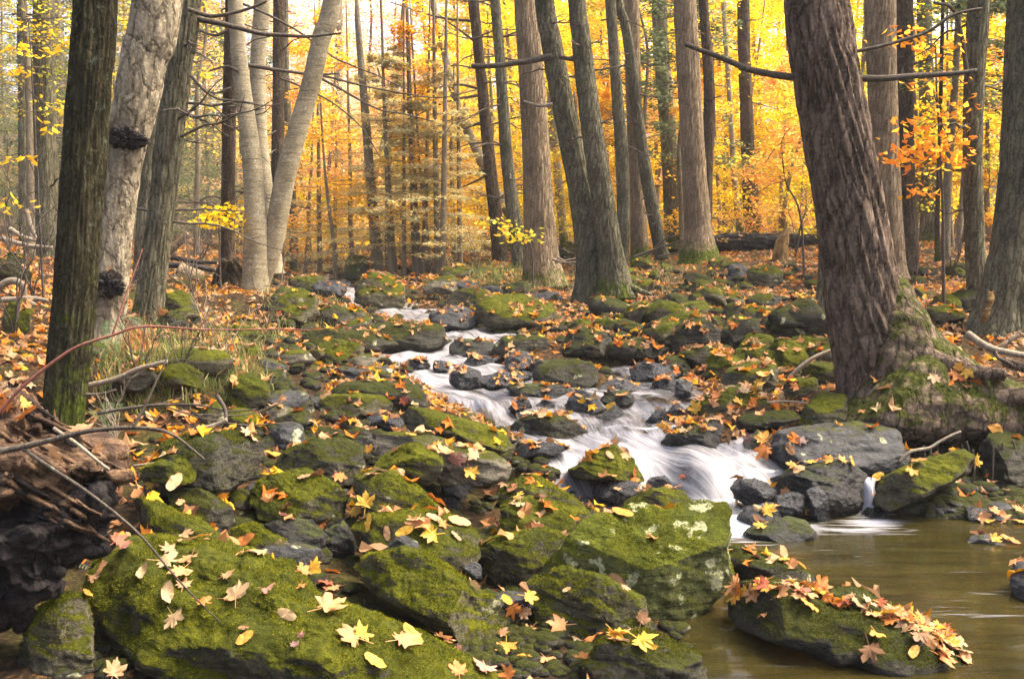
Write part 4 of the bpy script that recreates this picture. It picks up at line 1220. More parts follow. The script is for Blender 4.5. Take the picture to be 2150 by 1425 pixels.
t_, b_, d_ = tree('hemlock_tree', 'left one of the two leaning grey hemlocks joined at the foot',
     [(1246, 605, 84), (1244, 540, 70), (1232, 460, 61), (1212, 360, 53), (1190, 260, 48), (1172, 170, 45), (1156, 80, 42), (1143, 0, 40)], 'bark_grey', furrow(6, 1.8, .09, .1, 21.0), d=13.3, nseg=72, rings=220, mh=.2, mside=-.1, mamp=.35, top=9)
dead_branches(t_, b_, [(1246, 605, 84), (1232, 460, 61), (1190, 260, 48), (1143, 0, 40)], 13.3, 7, .2, .7, np.random.default_rng(8), 40, 420, .016)
limb(t_, b_, [(1160, 118), (1110, 128), (1060, 136), (1020, 140), (990, 138)], 13.2, 15, 9)
limb(t_, b_, [(1160, 220), (1130, 222), (1100, 214)], 13.1, 8, 5, 'twig_pale')
t_, b_, d_ = tree('hemlock_tree', 'right one of the two leaning hemlocks with a pale green streaked foot',
     [(1292, 600, 74), (1284, 540, 56), (1272, 460, 49), (1256, 360, 47), (1240, 250, 45), (1228, 150, 42), (1218, 60, 38), (1211, 0, 36)], 'bark_grey', furrow(6, 1.8, .09, -.1, 25.0), d=13.0, nseg=72, rings=220, mh=.25, mside=-.1, mamp=.6, top=9)
dead_branches(t_, b_, [(1292, 600, 84), (1272, 460, 61), (1228, 150, 48), (1211, 0, 40)], 13.0, 9, .2, .8, np.random.default_rng(9), 20, 420, .016)
limb(t_, b_, [(1224, 122), (1200, 125), (1175, 120)], 13.0, 10, 8)
for pp in [[(1302, 592), (1335, 608), (1368, 618)], [(1284, 596), (1268, 612), (1250, 622)], [(1296, 596), (1300, 614), (1308, 626)]]:
    limb(t_, b_, pp, 12.9, 20, 8, 'bark_grey', 'root', nseg=9, moss=.4)
tree('hemlock_tree', 'narrow dark trunk just right of the twin hemlocks', [(1306, 545, 30), (1309, 450, 28), (1305, 320, 27), (1294, 180, 24), (1287, 80, 22), (1282, 0, 22)], 'bark_grey', furrow(4, 1.5, .09, 0, 30.0), d=19, nseg=36, rings=110, mamp=.2, dead=10, dl=(.3, 1.1))
tree('hemlock_tree', 'straight tan grey trunk right of the narrow dark one', [(1344, 532, 42), (1340, 440, 36), (1334, 300, 33), (1329, 150, 32), (1326, 0, 31)], 'bark_oak', furrow(5, 1.3, .08, 0, 33.0), d=20, nseg=44, rings=120, mh=.3, mamp=.8, dead=4)
tree('hemlock_tree', 'leaning slim trunk crossing in front of the straight tan grey one', [(1388, 530, 32), (1374, 460, 28), (1354, 350, 27), (1338, 240, 25), (1325, 130, 23), (1312, 50, 20), (1298, 0, 18)], 'bark_grey', furrow(4, 1.5, .09, 0, 36.0), d=19.4, nseg=40, rings=120, mamp=.2, dead=9, dl=(.3, 1.0))
tree('hemlock_tree', 'dim trunk behind dead brushwood left of the large grey tree', [(1418, 505, 46), (1412, 400, 40), (1400, 250, 34), (1388, 100, 32), (1384, 0, 31)], 'bark_grey', furrow(5, 1.3, .09, 0, 39.0), d=23, nseg=36, rings=110, dead=6)
tree('oak_tree', 'large straight grey tan tree with mossy foot, left end of the fallen log', [(1468, 533, 84), (1466, 490, 60), (1460, 400, 54), (1452, 270, 50), (1444, 120, 49), (1438, 0, 48)], 'bark_oak', furrow(6, 1.3, .07, 0, 42.0), d=18.6, nseg=70, rings=180, mh=.35, mamp=.75, top=10)
tree('hemlock_tree', 'curved dark stem hugging the right side of the large grey tan tree', [(1482, 515, 30), (1482, 400, 28), (1486, 300, 27), (1490, 220, 25), (1485, 110, 22), (1476, 0, 20)], 'bark_brown', furrow(4, 1.5, .09, 0, 45.0), d=19.2, nseg=36, rings=110, dead=9, dl=(.3, 1.2))
tree('maple_tree', 'thin pale curving pole behind the fallen log', [(1558, 492, 22), (1550, 450, 16), (1541, 370, 13), (1535, 260, 11), (1526, 120, 10), (1518, 0, 9)], 'bark_birch', None, d=24, nseg=18, rings=70)
tree('hemlock_tree', 'dark brown trunk behind the middle of the fallen log', [(1582, 492, 46), (1576, 420, 34), (1570, 300, 29), (1564, 150, 27), (1560, 0, 26)], 'bark_brown', furrow(5, 1.3, .1, 0, 48.0), d=24.5, nseg=36, rings=110, dead=8)
tree('hemlock_tree', 'mossy footed trunk mostly hidden behind the massive leaning tree', [(1738, 665, 62), (1738, 600, 46), (1738, 500, 42), (1734, 300, 40), (1730, 0, 38)], 'bark_grey', furrow(5, 1.3, .09, 0, 51.0), d=11, nseg=40, rings=120, mh=.3, mamp=.5)

# right side
tree('oak_tree', 'wide tan trunk close behind the leaning tree on its right', [(1868, 560, 74), (1866, 480, 64), (1860, 340, 60), (1852, 170, 64), (1848, 0, 66)], 'bark_oak', furrow(7, 1.3, .07, 0, 54.0), d=13.5, nseg=70, rings=170, mamp=.2, top=10)
tree('hemlock_tree', 'grey brown trunk just right of the wide tan one', [(1908, 555, 44), (1906, 480, 38), (1902, 340, 37), (1898, 170, 38), (1896, 0, 40)], 'bark_brown', furrow(5, 1.3, .09, 0, 57.0), d=14.5, nseg=48, rings=140, dead=7, mamp=.2)
tree('maple_tree', 'greyish trunk with mossy foot in the far right thicket', [(1950, 515, 46), (1950, 440, 38), (1948, 300, 34), (1944, 150, 32), (1940, 0, 30)], 'bark_grey', furrow(5, 1.3, .09, 0, 60.0), d=20, nseg=36, rings=110, mh=.4, mamp=.8)
tree('maple_tree', 'thin pole in front of the mossy-footed trunk at far right', [(1968, 545, 12), (1968, 450, 11), (1972, 340, 10), (1975, 200, 9), (1980, 0, 8)], 'bark_brown', None, d=16, nseg=14, rings=50)
t_, b_, d_ = tree('hemlock_tree', 'upright green grey trunk, second from the right border', [(2056, 660, 58), (2052, 600, 48), (2046, 500, 45), (2042, 360, 43), (2044, 220, 44), (2050, 100, 45), (2056, 0, 47)], 'bark_grey', furrow(5.5, 1.8, .08, 0, 63.0), d=10.5, nseg=64, rings=180, mh=.5, mside=-.1, mamp=.35, top=9, dead=5)
limb(t_, b_, [(2030, 155), (2020, 80), (2000, 20), (1960, 5)], 10.4, 11, 6)
t_, b_, d_ = tree('oak_tree', 'thick flaring trunk with a torn hollow at the right border', [(2095, 715, 160), (2108, 650, 128), (2122, 570, 106), (2134, 470, 96), (2146, 330, 96), (2156, 160, 100), (2166, 0, 104)], 'bark_grey', furrow(6, 1.8, .1, .1, 66.0), d=9.4, nseg=90, rings=220, mh=.3, mside=.1, mamp=.4, top=9, flare=1.15)
wood_lump(t_, b_, [(2058, 672), (2066, 640), (2082, 612), (2090, 622), (2080, 655), (2068, 680)], 'snagwood', 9.06, 0, .12, 'wound', 0.0, sub=4, amp=.5, label='torn orange brown wound in the bark')

# saplings in the far middle
sap = [(705, 590, 680, 330, 9), (672, 585, 668, 250, 11), (795, 578, 752, 60, 22), (822, 578, 806, 200, 12), (848, 580, 848, 250, 9), (832, 575, 812, 300, 8), (888, 575, 898, 270, 12), (918, 572, 912, 180, 14),
       (928, 572, 936, 130, 13), (966, 560, 962, 240, 11), (903, 570, 880, 330, 9), (742, 572, 732, 240, 10), (876, 572, 860, 200, 18), (1385, 520, 1375, 250, 10), (640, 575, 655, 330, 9), (1215, 500, 1206, 150, 14),
       (1510, 500, 1500, 250, 8), (1640, 500, 1650, 150, 9), (2000, 520, 1990, 200, 10), (2012, 525, 2030, 260, 12), (1680, 470, 1690, 260, 7)]
SAPS = []
for (xb, yb, xt, yt, wpx) in sap:
    g = hit(xb, yb)
    d = min(max(g[1], 17), 27)
    base = unproj(xb, yb, d); base[2] = float(ground(base[0], base[1])) - .05
    e = empty('sapling', base)
    p2 = proj(base)
    stem(e, base, [(p2[0], p2[1], wpx * 1.25), (xb * .7 + xt * .3 + random.uniform(-4, 4), yb * .7 + yt * .3, wpx), (xb * .3 + xt * .7, yb * .3 + yt * .7, wpx * .8), (xt, yt, wpx * .6)], d, 'bark_far', None, 12, 30, mamp=.2, top=base[2] + 5, flare=1.2)
    SAPS.append((e, base, d, xb, wpx))
# ------------------------------------------------------------------ wood on the ground, stump, ferns, grass
st_base = unproj(60, 1290, 3.45)
ST = empty('rotten_stump', st_base)
tag(ST, 'crumbling rotten stump with torn brown fibres and a black hollow underside at left', 'stump')
wood_lump(ST, st_base, [(-120, 800), (0, 795), (50, 810), (90, 855), (140, 905), (190, 935), (240, 975), (292, 1002), (298, 1020), (262, 1034), (215, 1022), (150, 1050), (60, 1070), (-120, 1090)],
          'rotwood', 3.55, .5, .38, 'weathered_wood', 0, amp=1.9)
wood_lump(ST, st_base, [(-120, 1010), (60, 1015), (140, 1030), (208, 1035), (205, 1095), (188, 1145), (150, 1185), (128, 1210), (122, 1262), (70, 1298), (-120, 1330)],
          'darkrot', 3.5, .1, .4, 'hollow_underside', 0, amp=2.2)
rs = np.random.default_rng(77)
bpy.context.view_layer.update()
dg = bpy.context.evaluated_depsgraph_get()
def on_stump(x, y):
    r = Vector(ray(x, y)).normalized()
    res = SC.ray_cast(dg, Vector((0, 0, CAMZ)) + r * 1.9, r)
    return res[1].y if res[0] and res[4].name.split('.')[0] in ('weathered_wood', 'hollow_underside') else None
for k in range(64):                                    # torn fibres and slabs lying in the grain of the rotten wood
    x = rs.uniform(-20, 270)
    y = 800 + max(0, x) * .72 + rs.uniform(0, 230 if k < 90 else 420)
    L = rs.uniform(30, 130) * (1 if k < 90 else .45)
    pp = [(x, y), (x + L * .5, y + L * .27 + rs.uniform(-6, 6)), (x + L, y + L * .52 + rs.uniform(-9, 9))]
    dd = [on_stump(*p) for p in pp]
    if None in dd or max(dd) - min(dd) > .3: continue
    limb(ST, st_base, pp, 3.4, rs.uniform(5, 20), rs.uniform(2, 9), 'rotwood' if rs.random() < .75 else 'darkrot', 'wood_fibre', nseg=5, kink=.01, lean=[a - .004 for a in dd])

def stick(pts, d, w0, w1, mat, label, name='fallen_branch', cat='branch', kids=(), lean=None, nseg=8, kink=.012, ground_it=False):
    P = np.array(pts, float)
    if lean is None:
        lean = [d] * len(P)
    base = unproj(P[0, 0], P[0, 1], lean[0])
    e = empty(name, base)
    tag(e, label, cat)
    limb(e, base, pts, d, w0, w1, mat, 'main_stem' if kids else 'stem', lean=lean, nseg=nseg, kink=kink)
    for (pp, a, b, ln) in kids:
        limb(e, base, pp, d, a, b, mat, 'side_twig', lean=ln, nseg=6, kink=kink)
    return e

stick([(-30, 952), (100, 925), (200, 906), (300, 900), (360, 915), (425, 970)], 2.7, 15, 5, 'twig', 'arching grey branch reaching in from the left border over the stump', 'bare_branch', kids=[
    ([(45, 938), (120, 990), (210, 1050), (280, 1110), (350, 1190), (420, 1262), (465, 1302)], 10, 3, [2.7, 2.68, 2.66, 2.66, 2.68, 2.7, 2.72]),
    ([(278, 900), (306, 845), (330, 790), (352, 735)], 8, 3, [2.7, 2.72, 2.74, 2.76])])
stick([(-20, 885), (60, 800), (150, 735), (240, 700), (290, 686), (420, 692), (550, 693), (650, 697)], 3.2, 8, 2, 'twig_red', 'thin red stem bending across the left bank', 'red_stem', 'twig', kids=[
    ([(236, 702), (262, 620), (296, 525)], 5, 2, [3.2, 3.22, 3.25])])
stick([(175, 812), (230, 798), (290, 775), (352, 755)], 6.1, 12, 9, 'twig_pale', 'straight stick lying against the dark mossy trunk')
stick([(175, 828), (215, 826), (245, 818)], 6.0, 8, 4, 'twig', 'short dark stick beneath the straight one by the dark trunk')
stick([(205, 868), (260, 858), (330, 850), (420, 850), (480, 862), (540, 858)], 5.6, 8, 3, 'twig', 'tangle of thin grey twigs above the overhanging boulder', kids=[
    ([(270, 855), (330, 848), (400, 830)], 5, 2, [5.6, 5.6, 5.7]), ([(380, 850), (440, 880), (520, 890), (620, 888)], 5, 2, [5.6, 5.6, 5.7, 5.8]),
    ([(340, 850), (430, 880), (470, 882)], 4, 2, [5.6, 5.55, 5.6]), ([(400, 870), (520, 868), (600, 840)], 4, 2, [5.6, 5.7, 5.8]), ([(455, 830), (475, 860), (478, 890)], 10, 7, [5.6, 5.58, 5.55])])
stick([(383, 925), (410, 905), (445, 895), (474, 880)], 5.15, 14, 10, 'twig_pale', 'broken pale stick propped on the overhanging boulder')
stick([(280, 978), (340, 968), (385, 950), (410, 936)], 4.85, 6, 2, 'twig_pale', 'thin pale twig rising over the light green ledge')
stick([(112, 898), (160, 930), (200, 960), (235, 985)], 3.3, 9, 7, 'twig_pale', 'pale twig lying along the edge of the stump')
stick([(1655, 797), (1680, 772), (1720, 745), (1772, 728)], 8.1, 11, 7, 'twig_pale', 'curved pale stick leaning on the left of the leaning tree')
stick([(1888, 970), (1912, 948), (1950, 940), (1975, 925), (2020, 905)], 6.55, 8, 6, 'twig_pale', 'pale bent stick above the slanting slab by the pool')
stick([(1610, 845), (1660, 842), (1715, 848)], 7.4, 5, 3, 'twig_pale', 'thin stick lying beside the rounded boulder at the leaning tree')
stick([(555, 655), (575, 645), (600, 655), (635, 668)], 11.3, 12, 8, 'bark_brown', 'short brown root-like stick at the right foot of the birch')
stick([(548, 650), (570, 625), (590, 590), (597, 545)], 11.2, 5, 2, 'twig_pale', 'pale forked twig standing before the birch')
stick([(300, 770), (340, 765), (352, 750)], 7.3, 12, 9, 'twig_pale', 'pale driftwood piece left of the curled one')
stick([(365, 748), (390, 752), (415, 745), (418, 732), (400, 728)], 7.4, 12, 7, 'twig_pale', 'curled pale driftwood on the left bank')
stick([(415, 730), (450, 735), (480, 750), (510, 765)], 7.5, 8, 5, 'twig_pale', 'long thin driftwood pointing to the brook')
stick([(860, 1250), (890, 1280), (935, 1305)], 3.95, 4, 3, 'twig', 'thin dark stick lying on the long olive boulder')
stick([(-20, 615), (20, 590), (48, 598), (52, 625), (70, 640)], 8.5, 18, 12, 'twig_pale', 'pale arched driftwood at the left border')
stick([(-20, 632), (60, 628), (100, 632)], 8.3, 14, 9, 'twig_pale', 'straight pale pole lying at the left border')
stick([(1330, 540), (1400, 515), (1440, 505)], 19, 6, 3, 'twig', 'dead brushwood leaning left of the large grey tan tree', kids=[
    ([(1350, 545), (1410, 490), (1430, 480)], 4, 2, [19, 19, 19]), ([(1380, 540), (1425, 530), (1445, 520)], 4, 2, [19, 19, 19]), ([(1370, 535), (1400, 500), (1445, 495)], 4, 2, [19, 19, 19])])
stick([(1160, 545), (1190, 552), (1225, 548)], 14.5, 6, 3, 'twig_pale', 'pale dead sticks piled between the tan trunk and the twin trunks', kids=[
    ([(1170, 540), (1200, 556), (1230, 560)], 4, 2, [14.5] * 3), ([(1165, 552), (1195, 546), (1220, 540)], 4, 2, [14.5] * 3)])
stick([(905, 600), (930, 625), (945, 645)], 15.5, 4, 2, 'twig', 'fine twig resting on the far leaf-covered dome')
stick([(850, 568), (900, 565), (950, 568)], 20, 12, 8, 'bark_brown', 'thin log lying across the far end of the brook', 'fallen_log', 'log')

def log(pts, d, w0, w1, mat, label, name='fallen_log', cat='log', disp=None, nseg=36, lean=None, uprt=False, jag=False):
    P = np.array(pts, float)
    dd = np.array(lean if lean is not None else [d] * len(P), float)
    W_ = unproj(P[:, 0], P[:, 1], dd)
    R = np.linspace(w0, w1, len(P)) * dd / F / 2
    v, q, uv, TH, S, RR = tube(W_, R, nseg, max(40, len(P) * 20), disp)
    if jag:                                            # splintered upper end
        n = len(TH); top = S / S.max()
        tooth = .5 + .5 * np.sin(TH * 3 + 1) * np.cos(TH * 5)
        v[:n, 2] -= (sm(.45, 1, top) * tooth) * (W_[-1, 2] - W_[0, 2]) * .5
        v[-1, 2] -= (W_[-1, 2] - W_[0, 2]) * .35
    base = W_[0]
    o = link(name, mesh_np(name, v - base, q, M[mat], uv=uv), loc=base)
    tag(o, label, cat)
    return o
log([(1495, 512), (1560, 508), (1640, 510), (1725, 512)], 20.3, 38, 36, 'logwood', 'long dark decaying log lying on the crest of the right bank', disp=furrow(5, 2.5, .22, 0, 70))
log([(1636, 560), (1640, 520), (1646, 485), (1652, 465)], 17.2, 34, 12, 'snagwood', 'splintered yellow brown snag standing before the long dark log', 'broken_snag', 'snag', disp=furrow(5, 1.2, .22, 0, 72), jag=True)
log([(360, 540), (400, 548), (455, 552)], 14.5, 12, 8, 'logwood', 'thin dark log uppermost in the heap behind the stilt-rooted hemlock')
log([(355, 556), (410, 560), (450, 568)], 14.2, 14, 10, 'logwood', 'dark middle log in the heap behind the stilt-rooted hemlock')
log([(345, 535), (370, 515), (395, 490)], 14.8, 18, 14, 'bark_oak', 'pale broken log end sticking up above the heap')
log([(375, 570), (398, 580), (420, 588)], 13.6, 40, 40, 'bark_oak', 'short thick cut log facing forward in the heap', disp=furrow(4, 2, .06, 0, 74))
log([(-40, 560), (20, 575), (55, 590)], 11, 60, 44, 'bark_dark', 'mossy log slanting in at the left border', disp=furrow(4, 2, .1, 0, 76))
log([(1650, 745), (1690, 735), (1730, 728)], 9.0, 8, 6, 'twig', 'dark stick half hidden by leaves left of the leaning tree', 'fallen_branch', 'branch', nseg=8)
for (x0, y0, x1, y1, d, lab) in [(20, 480, 75, 505, 13, 'grey dead pole leaning in the misty wood at far left'), (55, 440, 75, 500, 12, 'short broken snag in the misty wood at far left'), (0, 500, 110, 520, 15, 'fallen grey pole on the misty slope at far left')]:
    stick([(x0, y0), ((x0 + x1) / 2, (y0 + y1) / 2 + 5), (x1, y1)], d, 12, 7, 'twig_pale', lab)

def fern(px, py, d, h, label, mat):
    base = unproj(px, py, d)
    base[2] = float(ground(base[0], base[1]))
    e = empty('fern', base); tag(e, label, 'fern')
    rs = np.random.default_rng(int(px))
    for k in range(6):
        az = rs.uniform(0, 6.28); L = h * rs.uniform(.7, 1.15); up = rs.uniform(.5, 1.0)
        t = np.linspace(0, 1, 22)
        C = np.stack([np.cos(az) * t * L * .7, np.sin(az) * t * L * .7, up * L * (t - .45 * t ** 2)], -1)
        acc = Acc()
        v, q, *_ = tube(C, np.linspace(.003, .001, 22), 4, 22); acc.add(v, q)
        side = np.array([-np.sin(az), np.cos(az), 0])
        for i in range(3, 22):
            wl_ = L * .20 * math.sin(math.pi * min(1, (1 - t[i]) * .9 + .12)) ** .8
            for s in (-1, 1):
                a = C[i]; b = a + (side * s + .35 * (C[i] - C[i - 1]) / (L / 21)) * wl_ + np.array([0, 0, -.15 * wl_])
                w = (C[i] - C[i - 1]) * .16
                acc.add(np.array([a - w, (a + b) / 2 - w, b, (a + b) / 2 + w]), [[0, 1, 2, 3]])
        link('frond', acc.mesh('frond', mat), e)
def flat_mat(name, c1, c2, trans=.35):
    t = NT(name)
    pos = t.n('NewGeometry').outputs['Position']
    c = t.mix(t.noise(pos, 30, 4), c1, c2)
    tr = t.n('BsdfTranslucent'); t.put(tr.inputs[0], c)
    mx = t.n('MixShader'); mx.inputs[0].default_value = trans
    t.t.links.new(t.bsdf(c, .6), mx.inputs[1]); t.t.links.new(tr.outputs[0], mx.inputs[2])
    return t.done(mx.outputs[0])
M['fern'] = flat_mat('fern_green', (.05, .10, .03), (.14, .22, .07))
M['fern2'] = flat_mat('fern_blue_green', (.06, .10, .06), (.15, .2, .12))
fern(248, 800, 7.0, .42, 'single green fern on the left bank by the dark mossy trunk', M['fern'])
fern(325, 740, 8.0, .34, 'grey green fern below the grey hemlock with the white streak', M['fern2'])
fern(232, 1085, 4.1, .30, 'bluish fern behind the rotten stump', M['fern2'])
fern(225, 845, 6.2, .22, 'small fern in leaves right of the dark mossy trunk', M['fern'])
fern(395, 725, 8.6, .3, 'pale fern above the curled driftwood', M['fern2'])

# grass and low plants of the left bank
acc = Acc()
rs = np.random.default_rng(21)
def blades(xr, yr, n, cols, hmin, hmax):
    for _ in range(n):
        P = hit(rs.uniform(*xr), rs.uniform(*yr))
        if P[1] > 25: continue
        c = np.array(cols[rs.integers(len(cols))]) * rs.uniform(.6, 1.3)
        for _k in range(5):
            b = np.array([P[0] + rs.normal() * .05, P[1] + rs.normal() * .05, 0]); b[2] = float(ground(b[0], b[1])) - .01
            h = rs.uniform(hmin, hmax); az = rs.uniform(0, 6.28); o = h * rs.uniform(.2, .9)
            dr = np.array([math.cos(az) * o, math.sin(az) * o, h])
            sd_ = np.array([-math.sin(az), math.cos(az), 0]) * rs.uniform(.0015, .0035)
            m = b + dr * np.array([.4, .4, .7])
            acc.add(np.array([b - sd_, b + sd_, m + sd_, m - sd_]), [[0, 1, 2, 3]], c)
            tip = b + dr
            acc.add(np.array([m - sd_, m + sd_, tip + sd_ * .2, tip - sd_ * .2]), [[0, 1, 2, 3]], c)
straw = [(.30, .22, .08), (.18, .20, .05), (.34, .27, .12), (.10, .14, .03)]
blades((205, 300), (680, 760), 130, [(.40, .15, .05), (.36, .18, .06), (.30, .12, .04)], .05, .16)
blades((210, 560), (700, 830), 330, straw, .04, .13)
blades((200, 560), (690, 850), 260, [(.13, .16, .03), (.2, .2, .05), (.09, .13, .03)], .04, .11)
blades((560, 720), (610, 720), 150, straw, .05, .14)
blades((1180, 1500), (530, 620), 240, straw, .05, .16)
blades((980, 1180), (560, 610), 200, [(.2, .22, .05), (.16, .18, .05)], .08, .2)
gr = link('grass', acc.mesh('grass', M['litter'], smooth=False))
tag(gr, 'wispy straw and rust coloured grass on the banks', kind='stuff')

# ------------------------------------------------------------------ fallen leaves
def leaf_shape(kind, k):
    rs = np.random.default_rng(k * 17 + (5 if kind == 'maple' else 90))
    if kind == 'maple':
        lob = [(-128, .50), (-112, .30), (-100, .66), (-84, .58), (-72, .50), (-60, .74), (-46, .94), (-36, .76), (-24, .54), (-15, .76), (-6, .86), (0, 1.06), (6, .86), (15, .76), (24, .54), (36, .76), (46, .94), (60, .74), (72, .50), (84, .58), (100, .66), (112, .30), (128, .50), (160, .22), (200, .22)]
        lob = [(a + rs.uniform(-3, 3), r * rs.uniform(.9, 1.08)) for a, r in lob]
    else:
        lob = [(a, .46 / math.sqrt((.46 * math.cos(math.radians(a))) ** 2 + math.sin(math.radians(a)) ** 2) * rs.uniform(.97, 1.03)) for a in range(-170, 190, 20)]
        lob = [(a, r if abs(a) > 1 else 1.1) for a, r in lob]
    P = np.array([(r * math.sin(math.radians(a)), r * math.cos(math.radians(a))) for a, r in lob])
    mid = P * .52
    V2 = np.vstack([[[0, 0]], mid, P])
    n = len(P)
    cz, az, bz = rs.uniform(.02, .38 if k % 2 else .85), rs.uniform(0, 6.28), rs.uniform(-.3, .3)
    r2 = (V2 ** 2).sum(1)
    u = V2 @ np.array([math.cos(az), math.sin(az)])
    z = cz * u * u * 1.1 + .18 * pn(np.stack([V2[:, 0] * 2.2 + k, V2[:, 1] * 2.2, 0 * r2], -1)) + bz * .4 * np.abs(V2[:, 0]) + .05 * np.where(np.arange(len(V2)) > n, 1, 0) * np.sin(np.arange(len(V2)) * 2.1)
    V = np.column_stack([V2, z])
    i = np.arange(n); j = (i + 1) % n
    f = [[0, 1 + b, 1 + a] for a, b in zip(i, j)]
    for a, b in zip(i, j):
        f += [[1 + a, 1 + b, 1 + n + b], [1 + a, 1 + n + b, 1 + n + a]]
    m = len(V)
    px = rs.uniform(-.3, .3)                            # leaf stalk
    V = np.vstack([V, [[-.025, 0, .0], [.025, 0, .0], [px + .02, -.9, .12], [px - .02, -.9, .12]]])
    f += [[m, m + 1, m + 2], [m, m + 2, m + 3]]
    V[:, 2] += .06 - V[:, 2].min() * .3
    return V * .5, np.array(f)
LEAFM = {k: [mesh_np(n_, *leaf_shape(k, i), M['leaf']) for i in range(8)] for k, n_ in (('maple', 'maple_leaf'), ('oval', 'oval_leaf'))}
PALC = {'yellow': (.66, .37, .02), 'gold': (.62, .27, .015), 'orange': (.55, .16, .018), 'red': (.36, .05, .025), 'pale': (.44, .30, .15), 'tan': (.42, .235, .11), 'peach': (.56, .26, .095), 'pink': (.46, .19, .15), 'purple': (.12, .06, .075), 'brown': (.19, .085, .035)}
bpy.context.view_layer.update()
dg = bpy.context.evaluated_depsgraph_get()
LEAVES = []
def put_leaf(co, n, size, col, kind, obj, tiltr=.3):
    n = Vector(n) * .95 + Vector((0, 0, .2)) + Vector((random.gauss(0, tiltr), random.gauss(0, tiltr), 0))
    n.normalize()
    q = n.to_track_quat('Z', 'Y').to_matrix().to_4x4() @ Matrix.Rotation(random.uniform(0, 6.28), 4, 'Z')
    o = link('maple_leaf' if kind == 'maple' else 'oval_leaf', random.choice(LEAFM[kind]))
    o.matrix_world = Matrix.Translation(Vector(co) + n * (.008 + .03 * size)) @ q @ Matrix.Diagonal((size, size, size * random.uniform(.6, 1.2), 1))
    c = np.array(PALC[col]) * random.uniform(.62, .88)
    o.color = (*[float(min(.95, x)) for x in c], 1)
    LEAVES.append((o, col, kind, obj))
    return o
def cast(px, py):
    r = Vector(ray(px, py)).normalized()
    org = Vector((0, 0, CAMZ)) + r * 1.9
    for _ in range(4):
        res = SC.ray_cast(dg, org, r)
        if not res[0] or res[4].name.split('.')[0] not in ('stem', 'main_stem', 'side_twig', 'frond', 'grass', 'branch'): break
        org = res[1] + r * .02
    return res
